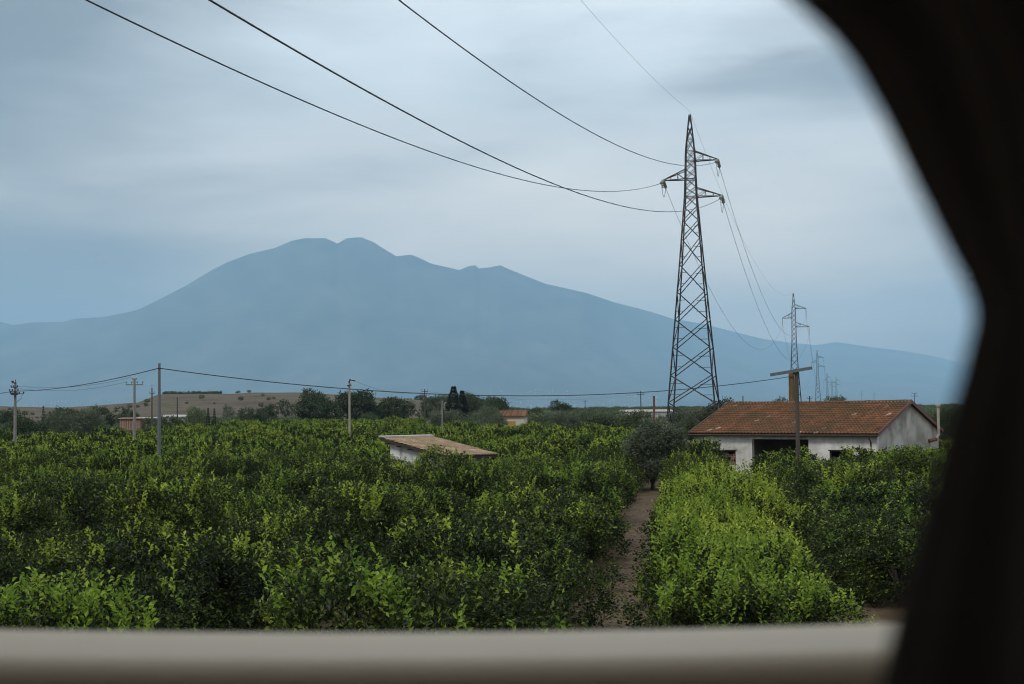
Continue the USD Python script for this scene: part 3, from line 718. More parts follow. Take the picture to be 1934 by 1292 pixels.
cottage('farm_house', 'far cream farm house with a low red roof and ochre door beside a round olive', 967, 775, 232, 3.9, 5, 3.65, 1.0, M['white_wall'], M['tile_red'], -0.12, (-0.9, 0.55, 2.9, M['shutter']))
barn = cottage('ruined_barn', 'roofless barn of bleached red brick behind the horned pole at left', 250, 787, 205, 3.5, 4, 4.0, 0.12, M['brick_pale'], M['brick_pale'], 0.05)
for k in range(14):                                   # courses fallen out, posts of brick left standing
    obj('brick_pier', bx(-1.74 + k * 0.25, -1.74 + k * 0.25 + 0.15, -0.12, 0.0, 2.3, 4.0 + rng.uniform(-0.1, 0.2)), M['brick'] if k % 3 == 0 else M['brick_pale'], barn)
obj('beam', bx(-1.6, 1.72, -0.14, 0.0, 2.16, 2.28), M['darkwood'], barn)
cottage('long_barn', 'low pale barn with a flat grey roof below the brown hill at left', 328, 782, 340, 5.0, 6, 3.6, 0.5, M['white_wall'], M['cement'], 0.1, None, [(-1.6, -0.6, 1.2, 2.2), (0.6, 1.6, 1.2, 2.2)])
cottage('hill_shed', 'tiny white shed on the slope of the brown hill by two thin poles', 270, 774, 430, 7.5, 6, 2.2, 0.3, M['white_wall'], M['cement'], 0.1, None, [(-2, -1, 0.8, 1.6)])
cottage('warehouse', 'long pale warehouse among far trees left of the lattice pylon', 1226, 774, 420, 15, 12, 3.6, 0.6, M['cement'], M['cement'], 0.1, None, [(-5, -3.5, 1, 2.2), (-1, 0.5, 1, 2.2), (3, 4.5, 1, 2.2)])
cottage('warehouse', 'flat pinkish farm building half hidden by bushes left of the pylon', 1180, 782, 300, 6.0, 6, 2.8, 0.8, M['brick_pale'], M['tile_tan'], -0.2, None, [(-1.5, -0.6, 1, 1.8)])

# ------------------------------------------------------------------ pylons
HD = np.array([47.0, 191.0]); HD /= np.hypot(*HD)
NX = np.array([HD[1], -HD[0]])                       # to the right of the line
RZ = -math.atan2(HD[0], HD[1])


def lattice(t_, nodes, wf, bw, lw, mt):
    """Legs, crossed front face, single-braced rear and side faces. nodes: heights from bottom to top."""
    sg = ((-1, -1), (1, -1), (1, 1), (-1, 1))          # front-left, front-right, rear-right, rear-left
    pt = lambda c, z: np.array([sg[c][0] * wf(z) / 2, sg[c][1] * wf(z) / 2, z])  # noqa: E731
    for c in range(4):
        segs = []
        for a, b in zip(nodes[:-1], nodes[1:]):
            w = lw * (0.65 + 0.35 * (1 - a / nodes[-1]))
            p, q = pt(c, a), pt(c, b)
            off = np.array([-sg[c][0], -sg[c][1], 0]) * w * 0.5
            d = q - p
            # an angle section: two plates
            segs.append(bar(p, q, w * 0.95, w * 0.28))
            segs.append(bar(p + off * [0.0, 1, 0], q + off * [0.0, 1, 0], w * 0.28, w * 0.95))
            if w > 0.10:
                e = d / np.linalg.norm(d)
                segs.append(bar(q - e * 0.35, q + e * 0.35, w * 1.25, w * 0.5))
        obj('leg', cat_(segs), mt, t_)
    for k, (a, b) in enumerate(zip(nodes[:-1], nodes[1:])):
        for fc in range(4):
            i, j = fc, (fc + 1) % 4
            w = bw * (0.7 + 0.3 * (1 - a / nodes[-1]))
            if fc == 0:
                obj('diagonal_brace', bar(pt(i, b), pt(j, a), w), mt, t_)
                obj('diagonal_brace', bar(pt(i, a) + [0, 0.03, 0], pt(j, b) + [0, 0.03, 0], w * 0.8), mt, t_)
            elif fc == 2:
                obj('diagonal_brace', bar(pt(i, b), pt(j, a), w * 0.8), mt, t_)
            else:
                obj('diagonal_brace', bar(pt(i, a if k % 2 else b), pt(j, b if k % 2 else a), w * 0.8), mt, t_)
        if b - a > 1.5:                                # light struts from the legs to the middle of each diagonal
            for s, z in ((0, a + (b - a) * 0.70), (0, a + (b - a) * 0.30), (1, a + (b - a) * 0.66), (1, a + (b - a) * 0.27)):
                fr = 0.30
                p = pt(s, z)
                obj('strut', bar(p, p + [(1 if s == 0 else -1) * wf(z) * fr, 0.0, 0], bw * 0.42), mt, t_)


def crossarm(t_, side, z0, z1, x0, x1, depth, bw, mt):
    """A triangular arm: bottom chords level at z0, upper chords from z1 at the body down to the tip."""
    tip = np.array([side * x1, 0, z0])
    segs = []
    for sy in (-1, 1):
        b0, u0 = np.array([side * x0, sy * depth / 2, z0]), np.array([side * x0, sy * depth / 2, z1])
        segs += [bar(b0, tip, bw), bar(u0, tip + [0, 0, 0.04], bw)]
        for fr in (0.35, 0.66):
            p = b0 + (tip - b0) * fr; q = u0 + (tip - u0) * fr
            segs.append(bar(p, q, bw * 0.5))
        segs.append(bar(b0, u0 + (tip - u0) * 0.35, bw * 0.5))
    for fr in (0.25, 0.55):
        p = np.array([side * (x0 + (x1 - x0) * fr), depth / 2 * (1 - fr), z0])
        segs.append(bar(p, p * [1, -1, 1], bw * 0.5))
    obj('crossarm', cat_(segs), mt, t_)
    return tip


def disc_string(p, q, n, r):
    p, q = np.asarray(p, float), np.asarray(q, float)
    ms = [bar(p, q, 0.03)]
    for k in range(n):
        a, b = p + (q - p) * (k + 0.25) / n, p + (q - p) * (k + 0.8) / n
        ms.append(tube([a, a + (b - a) * 0.35, b], [0.05, r, r * 0.75], 8))
    return cat_(ms)


PX0, PY0 = 15.33, 120.3
wz, ww = [0, 5.3, 17.85, 22.9, 26.7, 29.9, 30.2], [4.50, 3.85, 1.75, 0.98, 0.74, 0.12, 0.10]
wf = lambda z: float(np.interp(z, wz, ww))  # noqa: E731
py_nodes = [815, 760, 709, 656, 604, 552, 500, 450, 416, 389, 367, 352, 333, 317, 300, 282, 258, 235, 212]
nodes = [0.0] + [5 + (767.5 - y) * PY0 / FPX for y in py_nodes]
pylon = thing('lattice_pylon', 'tall dark lattice pylon with three short crossarms standing behind the farmhouse', 'pylon', (PX0, PY0, 0), RZ)
lattice(pylon, nodes, wf, 0.10, 0.15, M['steel'])
for z in (nodes[-3], nodes[-4]):
    obj('horizontal_brace', cat_([bar([-wf(z) / 2, s * wf(z) / 2, z], [wf(z) / 2, s * wf(z) / 2, z], 0.05) for s in (-1, 1)]), M['steel'], pylon)
hz = lambda y: 5 + (767.5 - y) * PY0 / FPX  # noqa: E731
ARMS = [(1, hz(301), hz(283), 2.32), (-1, hz(336), hz(318), 2.32), (1, hz(370), hz(353), 2.62)]
[obj('foot', bx(sx * 2.25 - 0.3, sx * 2.25 + 0.3, sy * 2.25 - 0.3, sy * 2.25 + 0.3, -0.3, 0.35), M['cement'], pylon) for sx in (-1, 1) for sy in (-1, 1)]
for side, z0, z1, x1 in ARMS:
    obj('horizontal_brace', cat_([bar([-wf(z0) / 2, s * wf(z0) / 2, z0], [wf(z0) / 2, s * wf(z0) / 2, z0], 0.07) for s in (-1, 1)]), M['steel'], pylon)
    tip = crossarm(pylon, side, z0, z1, wf(z0) / 2, x1, wf(z0), 0.075, M['steel'])
    for sy in (-1, 1):                                # strain strings towards both spans, a jumper loop below
        obj('insulator_string', disc_string(tip + [0, sy * 0.08, -0.02], tip + [sy * 0.02, sy * 1.3, -0.42], 8, 0.14), M['glassins'], pylon)
    s_ = np.linspace(-1, 1, 13)
    obj('jumper_wire', tube(np.stack([tip[0] + 0 * s_, s_ * 1.3, tip[2] - 0.42 - 1.0 * (1 - s_ ** 2)], 1), 0.02, 5), M['wire'], pylon)
    obj('insulator_string', disc_string(tip + [side * 0.04, 0, -0.03], tip + [side * 0.06, 0, -0.62], 4, 0.13), M['glassins'], pylon)


def to_world(p, loc):
    p = np.asarray(p, float)
    return np.array([loc[0] + p[0] * NX[0] + p[1] * HD[0], loc[1] + p[0] * NX[1] + p[1] * HD[1], loc[2] + p[2]])


# suspension pylons further along the line
wz2, ww2 = [0, 14, 19.5, 25.8, 29.6], [3.3, 1.45, 0.95, 0.80, 0.10]
wf2 = lambda z: float(np.interp(z, wz2, ww2))  # noqa: E731
SUSP = [(1, 26.2, 27.1, 2.65), (-1, 24.2, 25.3, 2.45), (1, 22.2, 23.2, 3.25)]
STR = 1.75
p2 = at(1502, 757, 311)
far_pylon = thing('suspension_pylon', 'slim grey lattice pylon rising behind the farmhouse roof by the ochre post', 'pylon', (p2[0], p2[1], 0), RZ, group='suspension pylons receding along the power line')
n2 = [0, 2.6, 5.2, 7.6, 9.8, 11.8, 13.6, 15.2, 16.6, 17.9, 19.1, 20.2, 21.2, 22.2, 23.2, 24.2, 25.2, 26.2, 27.2, 28.4, 29.6]
lattice(far_pylon, n2, wf2, 0.095, 0.15, M['steel'])
for side, z0, z1, x1 in SUSP:
    tip = crossarm(far_pylon, side, z0, z1, wf2(z0) / 2, x1, wf2(z0), 0.10, M['steel'])
    obj('insulator_string', disc_string(tip, tip - [0, 0, STR], 9, 0.11), M['glassins'], far_pylon)
FAR = [(1545, 633, 'second nearest suspension pylon right of the ochre post'), (1563, 1080, 'third suspension pylon from the ochre post, thin and hazy'), (1572, 1330, 'fourth suspension pylon from the ochre post, low over the roof ridge'),
       (1580, 1210, 'fifth suspension pylon from the ochre post, just left of two small crosses'), (1627, 2450, 'tiny cross of a far pylon over the roof ridge, left of two'), (1651, 2650, 'tiny cross of a far pylon over the roof ridge, right of two')]
far_loc = [(p2[0], p2[1], 0.0)]
for a, d, lab in FAR:
    q = at(a, 757, d)
    copy_of(far_pylon, lab, (q[0], q[1], 0), RZ, 1.0, group='suspension pylons receding along the power line')
    far_loc.append((q[0], q[1], 0.0))


def span(name, label, p, q, sag, r, mt, n=64, group=None, cat='power line'):
    s = np.linspace(0, 1, n)
    pts = p[None] + (q - p)[None] * s[:, None]
    pts[:, 2] -= 4 * sag * s * (1 - s)
    return obj(name, tube(pts, r, 5), mt, label=label, cat=cat, group=group, smooth=True)


prev = (PX0 - 47 * 1.04, PY0 - 191 * 1.04, 0)
names = ['upper right', 'left', 'lower right']
for k, (side, z0, z1, x1) in enumerate(ARMS):
    a = to_world([side * x1, -1.32, z0 - 0.43], (PX0, PY0, 0))
    b = to_world([side * x1, 1.32, z0 - 0.43], prev)
    span('overhead_conductor', f'conductor sweeping to the top left from the {names[k]} arm of the tall pylon', a, b, (10.08, 10.05, 10.03)[k], 0.021, M['wire'], 120)
    a = to_world([side * x1, 1.32, z0 - 0.43], (PX0, PY0, 0))
    sd, sz, _, sx = SUSP[k]
    b = to_world([sd * sx, 0, sz - STR], far_loc[0])
    span('overhead_conductor', f'conductor falling from the {names[k]} arm of the tall pylon towards the next pylon', a, b, (8.6, 9.0, 9.2)[k], 0.017, M['wire'], 80)
    for i in range(3):
        a, b = to_world([sd * sx, 0, sz - STR], far_loc[i]), to_world([sd * sx, 0, sz - STR], far_loc[i + 1])
        span('overhead_conductor', f'far conductor on {names[k]} arms from ' + ('first to second', 'second to third', 'third to fourth')[i] + ' slim pylon', a, b, 12.0 if i < 2 else 6.0, 0.018, M['wire'], 40)
span('earth_wire', 'thin earth wire rising from the tall pylon tip to the top edge', np.array([PX0, PY0, 30.2]), np.array([prev[0], prev[1], 30.2]), 5.5, 0.008, M['wire'], 90)
span('earth_wire', 'thin earth wire falling from the tall pylon tip to the next pylon', np.array([PX0, PY0, 30.2]), np.array([far_loc[0][0], far_loc[0][1], 29.6]), 5.5, 0.010, M['wire'], 60)

# ------------------------------------------------------------------ poles
def pole(name, label, px, top_py, depth, r0, r1, m, cat='utility pole', lean=0.0):
    q = at(px, top_py, depth)
    g = float(ground_z(q[0], q[1]))
    t_ = thing(name, label, cat, (q[0], q[1], g), 0.0)
    h = q[2] - g
    obj('pole_shaft', tube([[lean, 0, -0.6], [lean * 0.5, 0, h * 0.5], [0, 0, h]], [r0, (r0 + r1) / 2, r1], 10), m, t_, smooth=40)
    return t_, h, q


def arm_pins(t_, z, half, m, pins=4, rot=0.0, w=0.09):
    c, s = math.cos(rot), math.sin(rot)
    a = obj('crossarm', bar([-half * c, -half * s, z], [half * c, half * s, z], w), m, t_)
    for k in np.linspace(-1, 1, pins):
        x = half * 0.94 * k
        obj('pin_insulator', tube([[x * c, x * s, z + 0.04], [x * c, x * s, z + 0.16], [x * c, x * s, z + 0.20], [x * c, x * s, z + 0.30]], [0.02, 0.03, 0.075, 0.05], 8), M['glassins'], a)


t_, h, q = pole('utility_pole', 'tall plain grey pole nearest the viewer at left, carrying the black cable', 301, 686, 88, 0.14, 0.075, M['grey_pole'])
obj('cable_clamp', cat_([bar([-0.09, -0.09, h - 0.31], [0.09, -0.09, h - 0.31], 0.05), bar([-0.12, 0, h - 0.31], [0.12, 0, h - 0.31], 0.04)]), M['steel'], t_)
POLE_A = q - [0, 0.1, 0.31]
t_, h, q = pole('utility_pole', 'concrete pole at the far left edge with a cluster of brackets and fuses', 29, 722, 137, 0.17, 0.11, M['concrete'])
obj('top_pin', bar([0.02, 0, h], [0.02, 0, h + 0.25], 0.05), M['steel'], t_)
for z, x0, x1 in ((-0.06, -0.28, 0.1), (-0.50, -0.35, 0.25), (-0.86, -0.5, 0.30), (-1.12, -0.42, 0.85)):
    a = obj('bracket', bar([x0, -0.13, h + z], [x1, -0.13, h + z], 0.07), M['steel'], t_)
    for x in np.linspace(x0, x1, 4):
        if abs(x) > 0.12:
            obj('pin_insulator', tube([[x, -0.13, h + z + 0.03], [x, -0.13, h + z + 0.10], [x, -0.13, h + z + 0.2]], [0.03, 0.08, 0.05], 7), M['steel'], a)
obj('fuse_box', bx(-0.28, 0.30, -0.34, -0.16, h - 1.24, h - 0.98), M['steel'], t_)
obj('stay_wire', tube([[0.75, -0.14, h - 1.15], [0.6, -0.14, h - 1.6], [0.15, -0.12, h - 1.95]], 0.02, 5), M['wire'], t_)
POLE_B = q - [0, 0.15, 0.85]
t_, h, q = pole('utility_pole', 'concrete pole with a level crossarm of insulators and a two-horned top at left', 254, 716, 128, 0.15, 0.10, M['concrete'])
arm_pins(t_, h - 0.50, 0.78, M['concrete'], 4, 0.0, 0.10)
hn = obj('top_horns', cat_([bar([-0.22, 0, h + 0.0], [0.22, 0, h + 0.0], 0.07)]), M['steel'], t_)
for x in (-0.2, 0.2):
    obj('pin_insulator', tube([[x, 0, h + 0.03], [x, 0, h + 0.12], [x, 0, h + 0.24]], [0.03, 0.07, 0.045], 7), M['white_wall'], hn)
POLE_C = q.copy()
t_, h, q = pole('utility_pole', 'thin dark timber pole with a short arm just left of the plain grey pole', 287, 733, 190, 0.13, 0.08, M['wood'])
arm_pins(t_, h - 0.75, 0.30, M['wood'], 2)
obj('top_pin', bar([0, 0, h], [0, 0, h + 0.45], 0.04), M['steel'], t_)
pole('timber_post', 'dark bare timber post right of the plain grey pole below the hill', 335, 751, 250, 0.14, 0.10, M['wood'], 'post')
t_, h, q = pole('utility_pole', 'beige pole with a small tilted head bracket left of the shed', 660, 722, 141, 0.14, 0.10, M['beige_pole'])
obj('head_bracket', cat_([bar([-0.05, -0.1, h - 0.05], [0.1, -0.1, h + 0.32], 0.13), bar([-0.22, -0.12, h - 0.35], [0.2, -0.12, h - 0.28], 0.13), bar([0.0, -0.1, h + 0.22], [0.55, -0.1, h + 0.10], 0.07), bar([0.1, 0.1, h + 0.22], [0.6, 0.1, h + 0.18], 0.05)]), M['wood'], t_)
POLE_D = q.copy()
t_, h, q = pole('utility_pole', 'slim dark pole with a short crossarm left of the two conifers', 802, 735, 195, 0.10, 0.07, M['wood'])
arm_pins(t_, h - 0.35, 0.42, M['wood'], 3, 0.3); arm_pins(t_, h - 0.8, 0.34, M['wood'], 2, 0.3)
POLE_E = q.copy()
pole('garden_post', 'thin pale concrete post above the shed roof', 835, 756, 150, 0.085, 0.07, M['concrete'], 'post')
t_, h, q = pole('utility_pole', 'tiny far pole with a crossarm above the distant trees, midway to the pylon', 1105, 755, 420, 0.11, 0.09, M['wood'])
arm_pins(t_, h - 0.5, 0.7, M['wood'], 3)
t_, h, q = pole('utility_pole', 'dark pole with one crossarm left of the tall pylon', 1210, 739, 262, 0.13, 0.09, M['wood'])
arm_pins(t_, h - 0.65, 0.62, M['wood'], 3)
POLE_F = q.copy()
pole('timber_post', 'short thick reddish post just left of the tall pylon', 1235, 748, 262, 0.20, 0.20, M['redwood'], 'post')
pole('timber_post', 'small dark post between the tall pylon and the T-shaped pole, above the roof', 1403, 748, 300, 0.13, 0.11, M['wood'], 'post')
t_, h, q = pole('utility_pole', 'small dark pole with a crossarm peeping over the roof right of the ochre post', 1529, 748, 260, 0.13, 0.11, M['wood'])
arm_pins(t_, h - 0.42, 0.5, M['wood'], 2)
t_, h, q = pole('utility_pole', 'far thin pole with two crossarms above the right end of the roof', 1727, 742, 400, 0.11, 0.09, M['wood'])
arm_pins(t_, h - 0.2, 0.75, M['wood'], 2); arm_pins(t_, h - 0.9, 0.9, M['wood'], 2)
t_, h, q = pole('ochre_post', 'thick ochre rusty post behind the farmhouse roof holding the black cable', 1495, 703, 115, 0.30, 0.24, M['rust'], 'post')
obj('cable_clamp', bar([-0.30, -0.26, h - 0.38], [0.12, -0.26, h - 0.38], 0.06), M['steel'], t_)
POST = q - [0.28, 0.26, 0.38]
t_, h, q = pole('t_shaped_pole', 'dark T-shaped pole with a sloping top beam in front of the farmhouse', 1504.5, 699, 72, 0.115, 0.095, M['wood'], 'pole')
obj('top_beam', bar([-1.36, -0.13, h - 0.24], [0.76, -0.13, h + 0.10], 0.09, 0.16), M['grey_pole'], t_)
obj('bolt_bracket', cat_([bx(-0.2, 0.1, -0.12, 0.12, h - 0.22, h - 0.12)]), M['steel'], t_)

span('black_cable', 'thick black cable sagging from the grey pole to the ochre post across the picture', POLE_A, POST, 1.62, 0.028, M['cable'], 90, cat='cable')
span('black_cable', 'thick black cable from the grey pole down to the bracket pole at the far left', POLE_A, POLE_B, 0.35, 0.028, M['cable'], 50, cat='cable')
span('black_cable', 'thick black cable leaving the picture past the bracket pole at the far left', POLE_B, POLE_B + np.array([-26, 22, -0.6]), 0.5, 0.028, M['cable'], 20, cat='cable')
for dx, dz, n_ in ((-0.73, -0.25, 'outer'), (-0.2, 0.2, 'top')):
    span('service_wire', f'thin wire from the {n_} insulators of the horned pole leftwards', POLE_C + [dx, 0, dz], POLE_B + [0.1, 0, dz * 0.5 + 0.4], 0.5, 0.012, M['wire'], 30, cat='wire')
span('service_wire', 'thin wire from the beige pole to the slim pole left of the conifers', POLE_D + [0.5, 0, 0.15], POLE_E + [0, 0, -0.3], 0.7, 0.012, M['wire'], 40, cat='wire')
span('service_wire', 'thin wire from the slim pole by the conifers towards the tall pylon', POLE_E + [0, 0, -0.3], POLE_F + [0, 0, -0.5], 1.1, 0.012, M['wire'], 40, cat='wire')

# ------------------------------------------------------------------ standing trees and bushes (px centre, px top, px width, depth, kind)
def put(px, top, wpx, depth, kind, label, cat='tree', name=None, leaves=1500, trunk=0.2, group=None, hmin=1.2):
    q = at(px, top, depth)
    g = float(ground_z(q[0], q[1]))
    Hh = max(q[2] - g, hmin)
    W = wpx * depth / FPX
    return tree(name or {'olive': 'olive_tree', 'carob': 'dark_tree', 'scrub': 'bush'}[kind], label, cat, (q[0], q[1], g), W * 1.05, Hh * 1.04, kind, leaves, group, trunk, rz=rng.uniform(0, 6))


put(598, 743, 84, 372, 'carob', 'big dark round tree on the orchard edge left of the beige pole', leaves=4200, trunk=0.12)
put(672, 748, 76, 376, 'carob', 'dark round tree on the orchard edge right behind the beige pole', leaves=4000, trunk=0.12)
put(741, 751, 72, 380, 'carob', 'dark round tree, third of the orchard-edge trees, above the shed', leaves=4000, trunk=0.12)
put(815, 752, 52, 420, 'carob', 'dark tree behind the slim pole left of the conifers', leaves=2500, trunk=0.12)
put(884, 748, 62, 380, 'carob', 'dark spreading tree directly right of the conifers', leaves=3200, trunk=0.12)
put(938, 751, 50, 400, 'carob', 'dark tree behind the far cream farm house', leaves=2500)
put(842, 779, 78, 228, 'olive', 'wide grey-green olive below the conifers behind the pale post', leaves=4200, trunk=0.1)
put(930, 770, 56, 215, 'olive', 'round grey-green olive directly left of the far cream house', leaves=4200, trunk=0.1)
put(1008, 772, 44, 260, 'carob', 'dark leafy tree directly right of the far cream house', leaves=2500, trunk=0.1)
put(1064, 762, 50, 330, 'carob', 'dark umbrella-shaped tree midway between far house and pylon', leaves=2500, trunk=0.25)
put(1066, 777, 66, 226, 'olive', 'grey-green olive midway between far house and pylon', leaves=4000, trunk=0.1)
put(1206, 775, 74, 205, 'carob', 'dark green bush just left of the tall pylon', 'bush', leaves=3500, trunk=0.08)
put(1160, 781, 50, 260, 'scrub', 'low scrubby bush in front of the pinkish farm building', 'bush', leaves=2000, trunk=0.05)
put(1232, 806, 118, 86, 'olive', 'large feathery grey olive closing the end of the dirt path', leaves=11000, trunk=0.08)
put(1352, 757, 74, 142, 'carob', 'dark tree behind the left end of the farmhouse roof', leaves=4500, trunk=0.1)
put(1318, 772, 60, 150, 'carob', 'dark bush seen through the lowest bracing of the tall pylon', 'bush', leaves=3500, trunk=0.08)
put(1473, 748, 34, 190, 'scrub', 'small tree crown above the roof left of the ochre post', leaves=2000)
put(1566, 746, 44, 190, 'scrub', 'tree crown above the roof below the far pylons', leaves=2500)
put(1588, 744, 28, 196, 'scrub', 'narrow tree crown above the roof right of the far pylons', leaves=1800)
put(1800, 770, 70, 128, 'carob', 'dark tree beyond the flue at the right end of the farmhouse', leaves=4500, trunk=0.08)
put(1838, 778, 70, 120, 'carob', 'dark bush right of the farmhouse against the curtain', 'bush', leaves=3500, trunk=0.05)
put(44, 789, 74, 182, 'carob', 'dark bush behind the bracket pole at the far left', 'bush', leaves=3200, trunk=0.06)
put(106, 785, 78, 184, 'olive', 'rounded grey-green olive, left of two left of the brick barn', leaves=3800, trunk=0.08)
put(160, 779, 70, 188, 'olive', 'rounded grey-green olive, right of two left of the brick barn', leaves=3800, trunk=0.08)
put(196, 772, 56, 262, 'carob', 'dark bush left behind the brick barn', 'bush', leaves=2500, trunk=0.06)
put(120, 775, 66, 300, 'carob', 'dark thicket tree between bracket pole and brick barn', leaves=2600, trunk=0.06)
put(16, 779, 60, 250, 'carob', 'dark bush cut by the left edge of the picture', 'bush', leaves=2600, trunk=0.06)
put(238, 770, 50, 300, 'scrub', 'green bush behind the horned pole', 'bush', leaves=2200, trunk=0.06)
put(372, 772, 46, 290, 'scrub', 'green bush right of the low pale barn', 'bush', leaves=2200, trunk=0.06)
put(431, 764, 26, 440, 'carob', 'small dark bush on the foot of the brown hill', 'bush', leaves=1200, trunk=0.06)
put(470, 772, 44, 330, 'carob', 'dark green bush below the brown hill left of the big tree', 'bush', leaves=2000, trunk=0.06)
put(502, 767, 52, 330, 'carob', 'dark green tree below the brown hill, left neighbour of the big trees', leaves=2600, trunk=0.06)
put(540, 757, 34, 450, 'carob', 'bluish tree on the hill foot behind the dark bushes', leaves=1600, trunk=0.06)
put(449, 741, 11, 600, 'carob', 'tiny left tree of a pair on the hill crest', leaves=500)
put(470, 740, 9, 602, 'carob', 'tiny right tree of a pair on the hill crest', leaves=500)
put(330, 790, 60, 240, 'carob', 'dark bush in front of the low pale barn', 'bush', leaves=2500, trunk=0.06)
put(280, 786, 40, 198, 'carob', 'dark bush overgrowing the right half of the brick barn', 'bush', leaves=2500, trunk=0.06)
put(700, 783, 40, 345, 'scrub', 'low bush at the foot of the dark trees', 'bush', leaves=1500, trunk=0.06)
for px, top, w, d, lab in ((857, 729, 50, 330, 'taller of two pointed conifers above the orchard'), (873, 737, 42, 333, 'shorter of two pointed conifers above the orchard'), (393, 770, 12, 235, 'small pointed conifer, left of a pair below the hill'),
                           (405, 771, 11, 236, 'small pointed conifer, right of a pair below the hill'), (82, 766, 11, 260, 'thin pointed conifer above the bushes at far left')):
    q = at(px, top, d); g = float(ground_z(q[0], q[1]))
    conifer('conifer', lab, (q[0], q[1], g), w * d / FPX, q[2] - g, 6500)

# ------------------------------------------------------------------ the orchard
ROWD = np.array([0.1132, 0.99357]); ROWN = np.array([0.99357, -0.1132])
near = [citrus('citrus_tree', 100 + k, 0, l) for k, l in enumerate((1.0, 0.10, 0.42, 0.03, 0.26, 0.55, 0.16, 0.70))]
far = [citrus('citrus_tree', 200 + k, 1, l) for k, l in enumerate((0.30, 0.65, 0.12, 0.45))]
spots = []
rng = np.random.default_rng(12)
HC = np.array([HX, HY])
for r in range(-60, 30):
    c = 1.26 + 5.4 * r
    s = (26.0 if r == 0 else 23.5 if r > 0 else 19.0 + (r * 1.37) % 3.3)
    while s < 400:
        p = ROWD * s + ROWN * (c + np.clip(rng.normal() * 0.25, -0.4, 0.4) * (0.3 if r == -1 else 1))
        s += 3.3 + rng.normal() * 0.35
        x, y = p
        px = 967 + FPX * x / y
        if y < 16.5 or px < -160 or px > 1850:
            continue
        if px < 250: lim = 165
        elif px < 430: lim = 165 + (px - 250) / 180 * 150
        elif px < 800: lim = 350
        elif px < 1010: lim = 215
        elif px < 1200: lim = 190
        elif px < 1420: lim = 112
        else: lim = 116
        lim *= 0.97 + 0.06 * rng.random()
        if y > lim:
            continue
        d = p - HC; a, b = d @ E1, d @ E2                      # not in the house
        if -2.2 < a < HL + 2.2 and -2.0 < b < HW + 2.0:
            continue
        d = p - [SX, SY]; a, b = d @ SU, d @ SV
        if -1.5 < a < SL + 1.4 and -1.7 < b < SW + 0.7:
            continue
        if y > 72 and abs(px - 1393) < 38:                     # the gap that shows the wall
            continue
        if np.hypot(x - PX0, y - PY0) < 5 or np.hypot(x - 8.5, y - 86) < 3.3 or np.hypot(x - 14.4, y - 72) < 0.9 or np.hypot(x + 21.9, y - 88) < 0.8:
            continue
        spots.append((y, x, px, r))
for a, b in ((-1.9, 1.6), (-1.8, 4.0), (-0.9, 6.6), (1.3, 6.9), (3.6, 6.7), (5.4, 5.4)):         # close in front of the shed
    q = np.array([SX, SY]) + SU * a + SV * b
    spots.append((q[1], q[0], 967 + FPX * q[0] / q[1], -3))
spots.sort()
rank = {}
rest = {k: [] for k in range(4)}
